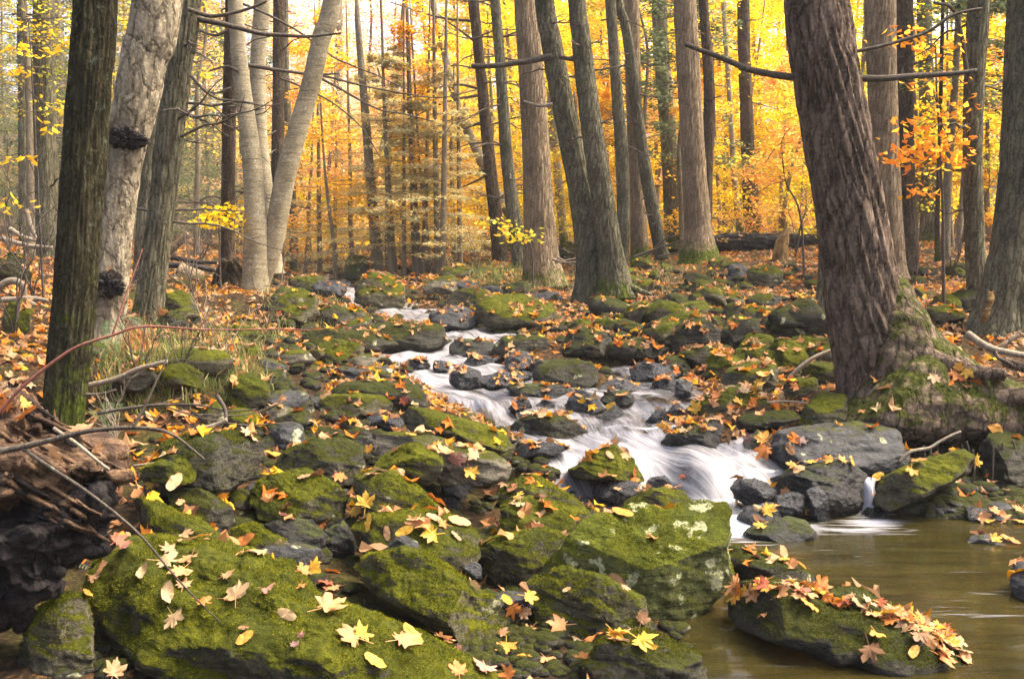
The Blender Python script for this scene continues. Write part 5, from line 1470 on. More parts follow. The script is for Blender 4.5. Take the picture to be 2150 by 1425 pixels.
hero = [(240,1140,44,'red','m'),(262,1152,36,'pink','m'),(345,1185,56,'pale','m'),(352,1160,40,'tan','m'),(405,1175,44,'peach','m'),(300,1203,30,'pale','o'),(385,1235,40,'tan','m'),(350,1252,42,'pale','o'),(500,1255,62,'pale','m'),(563,1243,38,'pink','m'),
 (605,1290,36,'pale','o'),(475,1215,36,'tan','m'),(515,1342,34,'gold','o'),(515,1322,24,'brown','m'),(685,1285,76,'peach','m'),(740,1345,70,'peach','m'),(752,1335,50,'yellow','m'),(840,1350,72,'peach','m'),(785,1392,44,'yellow','o'),(862,1333,46,'yellow','o'),
 (965,1363,20,'pink','m'),(635,1337,20,'pink','m'),(620,1360,24,'purple','m'),(180,1250,38,'gold','o'),(200,1215,34,'tan','m'),(690,1232,52,'red','m'),(705,1240,46,'peach','m'),(650,1190,46,'yellow','m'),(630,1202,40,'orange','m'),(215,1170,44,'tan','m'),(225,1185,36,'peach','m'),
 (235,1415,52,'tan','m'),(1015,1412,60,'pink','m'),(1072,1418,42,'orange','m'),(1300,1220,38,'tan','o'),(1308,1080,40,'gold','o'),(1088,1046,28,'yellow','m'),(1092,1062,36,'pale','m'),(1140,1078,14,'pale','o'),
 (780,1100,42,'yellow','o'),(880,1095,44,'tan','m'),(905,1125,46,'yellow','m'),(910,1090,32,'pale','o'),(930,1105,32,'orange','m'),(815,1120,26,'tan','o'),(850,1116,32,'yellow','o'),(955,1128,22,'tan','o'),(962,1098,42,'peach','o'),(870,1102,34,'peach','m'),
 (768,1060,44,'yellow','m'),(742,1083,42,'yellow','m'),(682,1102,34,'orange','m'),(595,1088,36,'pink','o'),(460,1036,42,'gold','m'),(380,1058,28,'tan','o'),(395,1080,28,'yellow','o'),(322,1018,26,'yellow','m'),(332,1015,26,'pink','m'),(515,1140,50,'orange','o'),(520,913,34,'pale','m'),
 (365,1015,40,'tan','o'),(322,898,36,'orange','m'),(575,960,40,'yellow','m'),(585,950,30,'peach','m'),(710,1000,32,'orange','m'),(1000,958,38,'pale','m'),(985,990,38,'yellow','m'),(960,930,36,'tan','m'),(905,913,36,'peach','m'),(935,950,32,'peach','o'),(955,966,40,'pink','m'),(978,940,34,'peach','m'),(880,910,34,'tan','o'),(925,935,26,'gold','m'),(860,915,26,'gold','m'),
 (1290,1335,50,'yellow','m'),(1343,1352,66,'yellow','m'),(1905,1308,52,'yellow','m'),(1915,1370,32,'gold','o'),(1985,1370,32,'pale','m'),(2028,1385,26,'tan','o'),(1945,1325,40,'gold','m'),(1975,1345,42,'gold','o'),(2005,1350,36,'orange','o'),(1075,1270,44,'orange','m'),(1105,1255,38,'yellow','m'),(1118,1290,40,'brown','m'),(1100,1276,32,'pale','m'),(1065,1262,26,'yellow','o'),(1095,1285,30,'tan','m'),
 (1610,944,46,'orange','m'),(1603,926,38,'gold','m'),(1575,922,28,'purple','m'),(1680,930,32,'purple','m'),(1660,945,26,'brown','o'),(1668,980,30,'gold','m'),(1695,974,30,'yellow','m'),(1720,970,28,'orange','m'),(1745,967,28,'gold','m'),(1765,968,26,'gold','m'),(1785,970,22,'gold','o'),(1655,1030,40,'peach','m'),(1608,1070,36,'yellow','m'),(1600,1107,30,'gold','m'),(1697,1073,22,'yellow','m'),
 (1910,990,32,'gold','m'),(1925,970,32,'orange','m'),(2045,970,32,'yellow','m'),(2015,928,24,'gold','m'),(2000,940,24,'peach','m'),(1840,1000,26,'yellow','o'),(2060,1085,34,'peach','m'),(2090,1080,34,'orange','m'),(2078,1100,28,'yellow','m'),(2110,1095,46,'peach','m'),(2085,1135,30,'yellow','m'),(2120,1138,40,'orange','o'),(2140,1072,34,'orange','m'),(2145,1100,30,'gold','m'),
 (1960,792,30,'pale','m'),(2005,786,36,'orange','m'),(2022,792,34,'red','m'),(2032,780,30,'yellow','m'),(2048,796,34,'orange','m'),(2085,802,36,'tan','m'),(2085,898,40,'gold','o'),(2012,775,26,'gold','m'),(1560,825,32,'pale','m'),(1552,850,30,'yellow','m'),(1572,815,30,'peach','m'),(1590,808,26,'yellow','m'),(1602,830,22,'tan','m'),(1672,815,26,'orange','m'),(1600,788,24,'gold','o'),(1620,787,16,'pale','o'),
 (20,850,44,'orange','m'),(45,858,44,'gold','m'),(125,960,44,'tan','o'),(850,838,24,'red','m'),(1435,1000,16,'red','m'),(1240,960,26,'gold','m'),(1310,955,26,'peach','m'),(1280,958,22,'tan','o'),(1325,994,24,'orange','m'),(1110,870,30,'pale','o'),(1140,872,26,'pale','o'),(1080,852,18,'orange','o'),(1130,995,20,'orange','m'),(1145,997,22,'peach','m'),(1505,835,26,'orange','m'),(1280,855,24,'yellow','o'),(1215,832,14,'peach','o'),
 (1420,880,40,'gold','m'),(1445,872,36,'orange','m'),(1465,862,36,'yellow','m'),(1400,895,34,'gold','m'),(1430,895,34,'peach','m'),(1480,900,20,'gold','o'),(1190,1240,16,'tan','o'),(930,855,20,'gold','m'),(640,1005,24,'tan','o'),(780,945,24,'gold','m'),(1650,1232,44,'tan','m'),(1545,1228,50,'peach','m'),(1640,1178,30,'gold','m')]
for (px, py, s, c, k) in hero:
    ok, co, n, idx, ob, mx = cast(px, py)
    if ok and ob.name.split('.')[0] not in ('stem', 'main_stem', 'side_twig'):
        put_leaf(co, n, s * max(co.y, 1) / F * 1.35, c, 'maple' if k == 'm' else 'oval', ob, .10)
# the drift of leaves along the top of the pool-side slab
rs = np.random.default_rng(31)
line = np.array([(1535, 1232), (1600, 1228), (1700, 1235), (1800, 1262), (1880, 1288), (1950, 1318), (1990, 1345)])
for k in range(80):
    t = rs.uniform(0, 1) ** 1.1 * (len(line) - 1); i = int(min(t, len(line) - 2)); p = line[i] + (line[i + 1] - line[i]) * (t - i)
    ok, co, n, idx, ob, mx = cast(p[0] + rs.normal() * 8, p[1] + rs.uniform(-6, 22))
    if ok and ob.name.startswith('boulder'):
        put_leaf(co, n, rs.uniform(.072, .112), ['peach', 'orange', 'gold', 'tan', 'yellow', 'peach', 'red', 'pale'][rs.integers(8)], 'maple', ob, .5)

# litter: everything else, dropped from above onto ground and stones
def simple_leaf(k):
    rs = np.random.default_rng(k + 300)
    an = np.radians([0, 28, 55, 85, 115, 180, 245, 275, 305, 332])
    r = np.array([1.0, .55, .92, .52, .66, .25, .66, .52, .92, .55]) * rs.uniform(.85, 1.1, 10)
    V = np.column_stack([r * np.sin(an), r * np.cos(an), 0 * r])
    if k % 5 in (1, 3):
        V[:, :2] = np.column_stack([.55 * np.sin(an), np.cos(an)]) * (.9 + .1 * r[:, None])
    V[:, 2] = rs.uniform(.1, .9) * V[:, rs.integers(2)] ** 2 + .17 * rs.normal(size=10)
    V = np.vstack([[0, 0, .05], V])
    i = np.arange(10)
    return V * .5, np.stack([np.zeros(10, int), 1 + (i + 1) % 10, 1 + i], -1)
SL = [simple_leaf(k) for k in range(12)]
LV, LF, LC, ln = [], [], [], 0
cand = []
colsel = ['orange', 'peach', 'gold', 'tan', 'yellow', 'orange', 'peach', 'tan', 'pale', 'gold', 'tan', 'brown', 'peach', 'orange', 'tan', 'peach', 'peach', 'tan', 'brown']
rs = np.random.default_rng(41)
SKIP = ('stream_water', 'pool_water', 'waterfall', 'trunk', 'branch', 'stem', 'main_stem', 'side_twig', 'frond', 'grass', 'root', 'stilt_root', 'rootlet')
NS = 80000
yy = 3.4 + 22.6 * rs.random(NS) ** 1.15
xx = rs.uniform(-1, 1, NS) * (yy * .5 + .4)
cxs, hws = chan(yy)
gz = ground(xx, yy)
for k in range(NS):
    x, y = xx[k], yy[k]
    lat = x - cxs[k]
    p = .62 if lat > 0 else .66
    if y < 6.3: p = .13 if x < 1.6 else .4
    elif y < 7.5 and lat < 0: p = .36
    elif x < -1.3 and y < 9.6: p = .36
    pt = np.array([[x * .9, y * .9, 0]])
    p *= float(np.clip(.75 + 1.6 * pn(pt)[0], .08, 1.4))
    if rs.random() > p: continue
    if x > 1.5 and 5.9 < y < 7.35 and rs.random() < .9: continue
    ok, co, n, idx, ob, mx = SC.ray_cast(dg, Vector((x, y, gz[k] + 1.1)), Vector((0, 0, -1)))
    if not ok: continue
    nm = ob.name.split('.')[0]
    if nm in SKIP or n.z < .5: continue
    W0 = float(wl(y))
    if nm == 'ground' and co.z < W0 - .01 and abs(lat) < hws[k] + .2: continue
    if nm in ('boulder', 'rock') and rs.random() < (.55 if n.z < .8 else .32): continue
    c = colsel[rs.integers(len(colsel))]
    s = rs.uniform(.07, .125)
    cand.append((co.copy(), n.copy(), s, c, ob))
# the nearest ones that the camera sees are leaves of their own, up to about 300 in all
cand.sort(key=lambda c: c[0].y)
rest = []
for (co, n, s, c, ob) in cand:
    own = False
    if len(LEAVES) < 296 and co.y < 11:
        pp = proj(np.array(co))
        if 0 < pp[0] < PW and 0 < pp[1] < PH:
            tg = co + n * .03
            dv = tg - Vector((0, 0, CAMZ)); L = dv.length; dv.normalize()
            ok = SC.ray_cast(dg, Vector((0, 0, CAMZ)) + dv * 2.8, dv, distance=max(.01, L - 2.8 - .02))[0]
            own = not ok
    if own: put_leaf(co, n, s, c, 'maple', ob, .35)
    else: rest.append((co, n, s, c))
for (co, n, s, c) in rest:
    n = Vector(n) * .8 + Vector((rs.normal() * .33, rs.normal() * .33, .35)); n.normalize()
    R = np.array((n.to_track_quat('Z', 'Y').to_matrix() @ Matrix.Rotation(rs.uniform(0, 6.28), 3, 'Z')))
    v, f = SL[rs.integers(12)]
    LV.append((v * s) @ R.T + np.array(co) + np.array(n) * .005); LF.append(f + ln); ln += len(v)
    LC.append(np.repeat((np.array(PALC[c]) * rs.uniform(.50, .92))[None], len(v), 0))
lit = link('leaf_litter', mesh_np('leaf_litter', np.vstack(LV), np.vstack(LF), M['litter'], smooth=False, cols=np.clip(np.vstack(LC), 0, .95)))
tag(lit, 'carpet of fallen orange, peach and yellow maple leaves', kind='stuff')
print('LEAVES', "", len(LEAVES), 'litter', len(rest), 'rocks', len(ROCKS))

# short moss fronds standing on the nearest mossy boulders
rm = np.random.default_rng(61)
for rk in NAMED_ROCKS:
    mt = rk.data.materials[0].name
    dist = rk.location.y
    if dist > 5.9 or mt not in ('mossy_rock', 'thick_moss_rock', 'dark_moss_rock', 'lichen_rock'): continue
    me = rk.data
    nv, nf = len(me.vertices), len(me.polygons)
    co = np.empty(nv * 3, np.float32); me.vertices.foreach_get('co', co); co = co.reshape(-1, 3)
    li = np.empty(nf * 3, np.int32); me.loops.foreach_get('vertex_index', li); li = li.reshape(-1, 3)
    a, b, c = co[li[:, 0]], co[li[:, 1]], co[li[:, 2]]
    cr_ = np.cross(b - a, c - a); ar = np.linalg.norm(cr_, axis=1) / 2
    nn = cr_ / (2 * ar[:, None] + 1e-12)
    cen = (a + b + c) / 3
    msk = sm(-.05 if mt != 'dark_moss_rock' else .1, .6, nn[:, 2]) * sm(-.25, .25, fbm((cen + np.array(rk.location)) * 7, 3) + .12)
    wgt = ar * msk
    tot = int(min(42000, wgt.sum() * 42000 * (4.0 / dist) ** 2))
    if tot < 200: continue
    f = rm.choice(nf, tot, p=wgt / wgt.sum())
    u, v = rm.random(tot), rm.random(tot)
    fl = u + v > 1; u[fl] = 1 - u[fl]; v[fl] = 1 - v[fl]
    p0 = a[f] + (b[f] - a[f]) * u[:, None] + (c[f] - a[f]) * v[:, None]
    up = nn[f] * .8 + rm.normal(size=(tot, 3)) * .5; up /= np.linalg.norm(up, axis=1)[:, None]
    sd2 = np.cross(up, rm.normal(size=(tot, 3))); sd2 /= np.linalg.norm(sd2, axis=1)[:, None] + 1e-9
    h = rm.uniform(.004, .010, tot)[:, None]; w2 = rm.uniform(.0012, .0024, tot)[:, None]
    V = np.stack([p0 - sd2 * w2, p0 + sd2 * w2, p0 + up * h], 1).reshape(-1, 3)
    base_c = np.array([[.05, .058, .004], [.10, .105, .006], [.15, .15, .008], [.19, .18, .012], [.03, .036, .004]])
    t_ = np.clip(2.2 + 2.6 * fbm((p0 + np.array(rk.location)) * 9, 3) + rm.normal(size=tot) * .6, 0, 4).astype(int)
    colr = base_c[t_] * rm.uniform(.7, 1.15, (tot, 1)) * (.6 if mt == 'dark_moss_rock' else 1.0)
    mo = link('moss', mesh_np('moss', V, np.arange(tot * 3).reshape(-1, 3), M['moss'], smooth=False, cols=np.repeat(colr, 3, 0)), rk)
    mo['kind'] = 'stuff'
# ------------------------------------------------------------------ foliage
rf = np.random.default_rng(51)
def leaf_quads(ctr, nrm, size, cols, ratio=.62):
    n = len(ctr)
    nrm = nrm / np.linalg.norm(nrm, axis=1)[:, None]
    a = np.cross(nrm, rf.normal(size=(n, 3))); a /= np.linalg.norm(a, axis=1)[:, None] + 1e-9
    b = np.cross(nrm, a)
    L = size[:, None] * .5
    V = np.stack([ctr - a * L, ctr + b * L * ratio - nrm * L * .22 - a * L * .1, ctr + a * L, ctr - b * L * ratio - nrm * L * .22 - a * L * .1], 1).reshape(-1, 3)
    f = np.arange(n * 4).reshape(-1, 4)
    return V, f, np.repeat(cols, 4, 0)

def crown_sprays(base, H, Rad, nlv, nspray, pal, zlo=.1, size=(.055, .095), tilt=.55, flat=.07, taper=.7, droop=.12, ratio=.62):
    """layers of leaves carried on horizontal branches round a stem"""
    hs = zlo * H + (H - zlo * H) * rf.random(nspray) ** .9
    az = rf.uniform(0, 6.28, nspray)
    Ls = Rad * (1 - taper * np.clip((hs / H), 0, 1) ** 1.5) * rf.uniform(.55, 1.1, nspray)
    k = rf.integers(0, nspray, nlv)
    t = rf.random(nlv) ** .6
    L = Ls[k] * t
    lat = rf.normal(size=nlv) * .22 * Ls[k] * np.sin(np.pi * np.clip(t * .85 + .1, 0, 1))
    A = az[k]
    x = np.cos(A) * L - np.sin(A) * lat
    y = np.sin(A) * L + np.cos(A) * lat
    z = hs[k] + L * .12 - droop * L ** 2 / np.maximum(Rad, .5) + rf.normal(size=nlv) * flat
    c = np.stack([x, y, z], -1)
    nr_ = np.stack([rf.normal(size=nlv) * tilt, rf.normal(size=nlv) * tilt - .15, np.ones(nlv)], -1)
    pal = np.array(pal)
    sp_col = rf.integers(0, len(pal), nspray)
    ci = np.where(rf.random(nlv) < .6, sp_col[k], rf.integers(0, len(pal), nlv))
    col = pal[ci] * rf.uniform(.75, 1.15, (nlv, 1))
    V, f, C = leaf_quads(c, nr_, rf.uniform(size[0], size[1], nlv), np.clip(col, 0, .95), ratio)
    # the branches that carry the sprays
    bv, bq, nb = [], [], 0
    for h, a, l in zip(hs, az, Ls):
        t_ = np.linspace(0, .9, 4) * l
        P = np.stack([np.cos(a) * t_, np.sin(a) * t_, h + t_ * .12 - droop * t_ ** 2 / max(Rad, .5)], -1)
        v, q, *_ = tube(P, np.linspace(.010, .003, 4), 3, 4, cap=False)
        bv.append(v); bq.append(q + nb); nb += len(v)
    return V, f, C, np.vstack(bv), np.vstack(bq)

YEL = [(.88, .62, .02), (.90, .68, .03), (.86, .52, .02), (.78, .64, .04), (.88, .56, .02)]
GLD = [(.86, .48, .03), (.88, .54, .03), (.84, .40, .03), (.88, .60, .05)]
ORG = [(.90, .50, .12), (.90, .44, .12), (.90, .58, .13), (.92, .64, .18), (.88, .42, .15)]
PNK = [(.90, .56, .30), (.92, .62, .30), (.90, .50, .24), (.92, .70, .36)]  # pale and rosy: luminous haze mixed into the leaf colour
YGR = [(.55, .48, .04), (.42, .42, .04), (.68, .52, .04), (.75, .48, .03)]
DIM = [(.26, .25, .11), (.34, .28, .10), (.22, .23, .11), (.50, .34, .08)]  # leaf colours dulled to paint in the dim, misty light
HEM = [(.11, .14, .06), (.15, .18, .08), (.20, .21, .09), (.09, .12, .05)]
OLV = [(.50, .42, .17), (.58, .44, .15), (.40, .38, .17), (.64, .46, .15)]
BIGT = []
def leafy(name, e, base, H, Rad, n, ns, pal, label, cat, mat='foliage', grp=None, **kw):
    V, f, C, bv, bq = crown_sprays(base, H, Rad, n, ns, pal, **kw)
    link('crown', mesh_np('crown', V, f, M[mat], smooth=False, cols=C), e)
    b = link('branches', mesh_np('branch', bv, bq, M['bark_far']), e); b.name = 'branches'; b['kind'] = 'stuff'
    BIGT.append((e, name, H, pal, base))

# leaves on the thin saplings along the far brook
for (e, base, d, xb, wpx) in SAPS:
    hem = xb < 980 and rf.random() < .7
    e['category'] = 'sapling'
    if hem: leafy('hemlock', e, base, rf.uniform(2.6, 4.2), rf.uniform(.9, 1.5), 3600, 30, OLV, None, None, 'needles', zlo=.06, size=(.05, .09), flat=.022, tilt=.3, taper=.85, droop=.2, ratio=.28)
    else: leafy('maple', e, base, rf.uniform(4, 6.5), rf.uniform(1.0, 1.7), 1800, 22, GLD if xb < 1200 else YEL, None, None, zlo=.15)

def understory(px, d, H, Rad, n, pal, hem=False, zlo=.06, **kw):
    x = (px - PW / 2) / F * d
    base = np.array([x, d, float(ground(x, d)) - .05])
    nm = 'hemlock_tree' if hem else 'maple_tree'
    e = empty(nm, base); e['category'] = 'tree'
    r = .035 + .006 * H
    P = np.stack([rf.normal(0, .06, 6).cumsum() * np.linspace(0, 1, 6) * 2, rf.normal(0, .05, 6), np.linspace(-.2, H, 6)], -1)
    v, q, uv, *_ = tube(P, np.linspace(r, r * .25, 6), 8, 16)
    link('trunk', mesh_np('trunk', v, q, M['bark_far'], uv=uv), e)
    leafy(nm, e, base, H, Rad, n, int(10 + H * 6), pal, None, None, 'needles' if hem else 'foliage', zlo=zlo, **kw)

def row(x0, x1, d0, d1, n, pals, H=(5, 9), R=(1.6, 2.8), nl=3600, hem=0.0, **kw):
    for i in range(n):
        px = x0 + (x1 - x0) * (i + rf.random()) / n
        d = rf.uniform(d0, d1)
        understory(px, d, rf.uniform(*H), rf.uniform(*R), int(nl * rf.uniform(.8, 1.25) * (1.5 if d < 31 and 'size' not in kw else 1.15)), pals[rf.integers(len(pals))], **kw)
# yellow wall on the right half
row(960, 1700, 24, 30, 11, [YEL, YEL, GLD], H=(5, 8), R=(1.8, 3.0), nl=4200)
row(940, 1720, 30, 38, 12, [YEL, YEL, YGR], H=(8, 11), R=(2.4, 3.6), nl=6400, size=(.08, .125))
row(900, 1720, 40, 52, 12, [YEL, GLD, YEL], H=(11, 15), R=(3.2, 4.6), nl=6800, size=(.11, .17))
row(1020, 1700, 21, 25, 5, [GLD, YGR, ORG], H=(3, 5), R=(1.2, 1.8), nl=2600)
# middle left: orange woods, their haze painted as pale rose leaf colour
row(420, 980, 36, 46, 7, [PNK, ORG, PNK], H=(8.5, 11.5), R=(2.4, 3.4), nl=1900, size=(.10, .16), zlo=.35)
row(380, 760, 40, 52, 5, [PNK, PNK, ORG], H=(11, 14), R=(2.6, 3.6), nl=2600, size=(.11, .17), zlo=.4)
row(560, 980, 26, 33, 7, [ORG, PNK, GLD], H=(3.5, 6), R=(1.8, 2.8), nl=3600)
row(540, 980, 34, 46, 8, [ORG, PNK, GLD], H=(4.5, 7.5), R=(2.2, 3.2), nl=3600, size=(.10, .16))
row(520, 980, 48, 60, 7, [PNK, PNK, GLD], H=(6, 9.5), R=(3.0, 4.2), nl=3400, size=(.14, .22))
row(600, 1000, 21, 25, 5, [GLD, ORG, YGR], H=(2.0, 3.2), R=(1.1, 1.7), nl=1800)
row(560, 1020, 27, 31, 5, [GLD, YEL], H=(1.6, 2.6), R=(1.3, 1.8), nl=2200, zlo=.02)
# right
row(1720, 2300, 20, 27, 8, [YEL, YGR, GLD], H=(4, 7), R=(1.7, 2.6), nl=3600)
row(1720, 2400, 28, 40, 9, [YEL, YGR, YEL], H=(7, 11), R=(2.4, 3.6), nl=4600, size=(.09, .15))
row(1900, 2300, 14, 18, 3, [HEM], H=(5, 7), R=(1.6, 2.2), nl=4200, hem=True, size=(.05, .11), flat=.05, tilt=.35, droop=.25, zlo=.35)
# left: dimness and mist put into dull, dark leaf colours
row(-250, 540, 22, 30, 6, [HEM, HEM, DIM], H=(4, 7), R=(1.8, 2.6), nl=3600)
row(-300, 540, 32, 46, 9, [DIM, HEM, HEM], H=(8, 12), R=(2.6, 3.8), nl=4200, size=(.10, .16))
row(-350, 560, 48, 62, 9, [DIM, OLV, HEM], H=(11, 15), R=(3.6, 5.0), nl=4200, size=(.15, .22))
row(-100, 500, 15, 20, 4, [YGR, DIM], H=(5, 6.5), R=(1.3, 1.9), nl=900, zlo=.35)
# evergreen boughs
row(1280, 1480, 20.5, 23, 2, [HEM], H=(4.5, 6), R=(1.6, 2.0), nl=3400, hem=True, size=(.06, .12), flat=.05, tilt=.35, droop=.25, zlo=.3)
row(700, 960, 19, 23, 3, [OLV], H=(2.5, 4), R=(1.4, 1.9), nl=3600, hem=True, size=(.05, .10), flat=.025, tilt=.3, droop=.22, ratio=.3)

# orange sprays hanging in front of the right-hand trunks, and a little yellow seedling on the left
def spray_tree(pts, d, label, pal, clusters, wpx=8):
    P = np.array(pts, float)
    base = unproj(P[0, 0], P[0, 1], d)
    base[2] = float(ground(base[0], base[1])) - .03
    e = empty('maple_sapling', base); tag(e, label, 'sapling')
    p2 = proj(base)
    limb(e, base, [(p2[0], p2[1])] + list(pts[1:]), d, wpx, wpx * .4, 'twig', 'trunk', kink=.01)
    V_, F_, C_, n0 = [], [], [], 0
    for (cx_, cy_, w_, h_, n) in clusters:
        c = unproj(np.full(n, cx_) + rf.normal(size=n) * w_ / 2.2, np.full(n, cy_) + rf.normal(size=n) * h_ / 2.2, d + rf.normal(size=n) * .18)
        nr_ = np.stack([rf.normal(size=n) * .6, rf.normal(size=n) * .6 - .3, np.ones(n)], -1)
        pl = np.array(pal)
        V, f, C = leaf_quads(c - base, nr_, rf.uniform(.06, .10, n), np.clip(pl[rf.integers(0, len(pl), n)] * rf.uniform(.8, 1.1, (n, 1)), 0, .95))
        V_.append(V); F_.append(f + n0); C_.append(C); n0 += len(V)
        j = int(np.argmin(np.hypot(P[:, 0] - cx_, P[:, 1] - cy_)))
        limb(e, base, [tuple(P[j]), ((P[j, 0] + cx_) / 2, (P[j, 1] + cy_) / 2 - 6), (cx_, cy_)], d, wpx * .35, 2, 'twig', 'branch', nseg=5)
    link('crown', mesh_np('crown', np.vstack(V_), np.vstack(F_), M['foliage'], smooth=False, cols=np.vstack(C_)), e)
spray_tree([(1985, 560), (1980, 450), (1975, 350), (1970, 250), (1965, 100)], 10.2, 'slim maple sapling with drooping orange sprays right of the leaning tree', [(.80, .34, .03), (.80, .42, .04), (.78, .27, .04)],
           [(1905, 335, 70, 26, 60), (1945, 310, 90, 24, 70), (1940, 405, 50, 16, 26), (1985, 335, 60, 24, 40), (1925, 265, 60, 26, 40), (1990, 290, 70, 26, 50), (1960, 180, 80, 36, 30), (2005, 230, 70, 26, 30), (1900, 75, 70, 24, 34), (1960, 95, 80, 26, 36)])
spray_tree([(462, 560), (460, 500), (461, 450), (462, 430)], 11.8, 'little bright yellow seedling left of the stilt-rooted hemlock', [(.85, .62, .02), (.82, .55, .02)],
           [(440, 455, 34, 12, 40), (480, 450, 40, 14, 44), (460, 470, 60, 12, 46), (465, 438, 60, 10, 34), (440, 470, 30, 8, 20)], wpx=5)
spray_tree([(1690, 560), (1680, 450), (1650, 380), (1640, 300)], 14.5, 'thin maple with salmon orange sprays left of the leaning tree', [(.82, .36, .05), (.82, .46, .06), (.80, .40, .10)],
           [(1640, 310, 80, 24, 70), (1610, 340, 70, 20, 50), (1660, 360, 70, 20, 50), (1590, 405, 40, 16, 22), (1660, 270, 60, 22, 40), (1620, 380, 60, 14, 30)], wpx=6)
spray_tree([(90, 560), (80, 400), (70, 200), (60, 40)], 9.5, 'sparse yellow-leaved sapling at the left border', [(.72, .48, .03), (.75, .42, .03)],
           [(35, 105, 70, 16, 22), (20, 150, 60, 14, 16), (110, 110, 60, 14, 12), (45, 55, 60, 14, 14), (130, 260, 50, 12, 8), (110, 275, 40, 8, 6), (285, 45, 60, 12, 12), (60, 335, 60, 14, 12), (40, 430, 60, 20, 16)], wpx=6)
spray_tree([(1120, 600), (1115, 520), (1090, 490), (1080, 480)], 14.6, 'low green-yellow maple sprig at the foot of the tan trunk', [(.62, .55, .04), (.78, .45, .05), (.5, .5, .04)],
           [(1085, 490, 60, 14, 50), (1050, 470, 50, 14, 40), (1095, 505, 40, 10, 26)], wpx=4)

# leafless brush on the banks
SHR = []
def shrub(px, py, h, mat='twig'):
    P = hit(px, py)
    if P[1] > 24: return
    base = np.array([P[0], P[1], float(ground(P[0], P[1])) - .02])
    e = empty('bare_shrub', base); e['category'] = 'shrub'
    for k in range(rf.integers(2, 5)):
        az = rf.uniform(0, 6.28); sp = rf.uniform(.15, .6)
        C = np.array([[0, 0, 0], [math.cos(az) * sp * .3, math.sin(az) * sp * .3, .45], [math.cos(az) * sp * .75, math.sin(az) * sp * .75, .8], [math.cos(az) * sp * 1.15, math.sin(az) * sp * 1.15, 1.0]]) * h * rf.uniform(.7, 1.1)
        C = catmull(C, 12); C[1:] += rf.normal(size=(11, 3)) * h * .012
        a = Acc(); r = .004 + .004 * h
        v, q, *_ = tube(C, np.linspace(r, r * .3, 12), 5, 16); a.add(v, q)
        for j in range(rf.integers(4, 9)):
            i = rf.integers(3, 11)
            d2 = (C[i] - C[i - 1]); d2 /= np.linalg.norm(d2) + 1e-9
            d2 = d2 * .7 + rf.normal(size=3) * .55; d2 /= np.linalg.norm(d2)
            l2 = h * rf.uniform(.12, .38)
            c2 = C[i] + d2 * np.linspace(0, l2, 5)[:, None] + rf.normal(size=(5, 3)) * l2 * .03 * np.linspace(0, 1, 5)[:, None]
            v, q, *_ = tube(c2, np.linspace(r * .45, r * .18, 5), 4, 6); a.add(v, q)
        link('stem', a.mesh('stem', M[mat]), e)
    SHR.append(e)
for (px, py, h, mt) in [(30, 700, .9, 'twig'), (70, 640, 1.2, 'twig'), (215, 640, .9, 'twig_pale'), (245, 720, .6, 'twig'), (400, 640, .9, 'twig'), (430, 700, .5, 'twig_pale'), (380, 800, .45, 'twig'), (290, 820, .5, 'twig'),
                        (470, 760, .4, 'twig_pale'), (20, 560, 1.6, 'twig'), (160, 560, 1.5, 'twig_pale'), (250, 560, 1.4, 'twig'), (420, 560, 1.5, 'twig'), (640, 600, .7, 'twig'), (1000, 570, .9, 'twig'), (1230, 545, 1.0, 'twig_pale'),
                        (1420, 520, 1.3, 'twig'), (1560, 520, 1.1, 'twig'), (1670, 540, 1.2, 'twig'), (1920, 600, .9, 'twig'), (2000, 580, 1.3, 'twig'), (2090, 640, .9, 'twig'), (230, 900, .4, 'twig'), (250, 950, .35, 'twig_pale'), (900, 575, .9, 'twig'), (560, 690, .5, 'twig')]:
    shrub(px, py, h, mt)

# the far wood: one mass closing the view
V_, F_, C_, n0 = [], [], [], 0
def mass(n, px0, px1, d0, d1, zmax, pal, size):
    global n0
    d = rf.uniform(d0, d1, n)
    px = rf.uniform(px0, px1, n)
    x = (px - PW / 2) / F * d
    z = ground(x, d, False) + zmax * rf.random(n) ** .8
    cl = pn(np.stack([x * .35, d * .35, z * .7], -1))
    keep = cl > rf.uniform(-.45, .25, n)
    x, d, z = x[keep], d[keep], z[keep]; m = len(x)
    pl = np.array(pal)
    k = (np.clip(.5 + .8 * pn(np.stack([x * .22 + 7, d * .22, z * .22], -1)), 0, .999) * len(pl)).astype(int)
    nr_ = np.stack([rf.normal(size=m) * .6, rf.normal(size=m) * .6 - .2, np.ones(m)], -1)
    V, f, C = leaf_quads(np.stack([x, d, z], -1), nr_, rf.uniform(size[0], size[1], m), np.clip(pl[k] * rf.uniform(.7, 1.15, (m, 1)), 0, .95))
    V_.append(V); F_.append(f + n0); C_.append(C); n0 += len(V)
mass(16000, 480, 1000, 60, 100, 6, PNK + GLD, (.20, .34))
mass(42000, 900, 1800, 55, 100, 20, YEL + GLD, (.20, .36))
mass(20000, 1700, 2700, 50, 100, 17, YEL + YGR, (.20, .34))
mass(40000, -500, 500, 55, 100, 24, HEM + DIM, (.22, .36))
fw = link('far_woods', mesh_np('far_woods', np.vstack(V_), np.vstack(F_), M['foliage'], smooth=False, cols=np.vstack(C_)))
tag(fw, 'distant wall of yellow and orange autumn woods', kind='stuff')
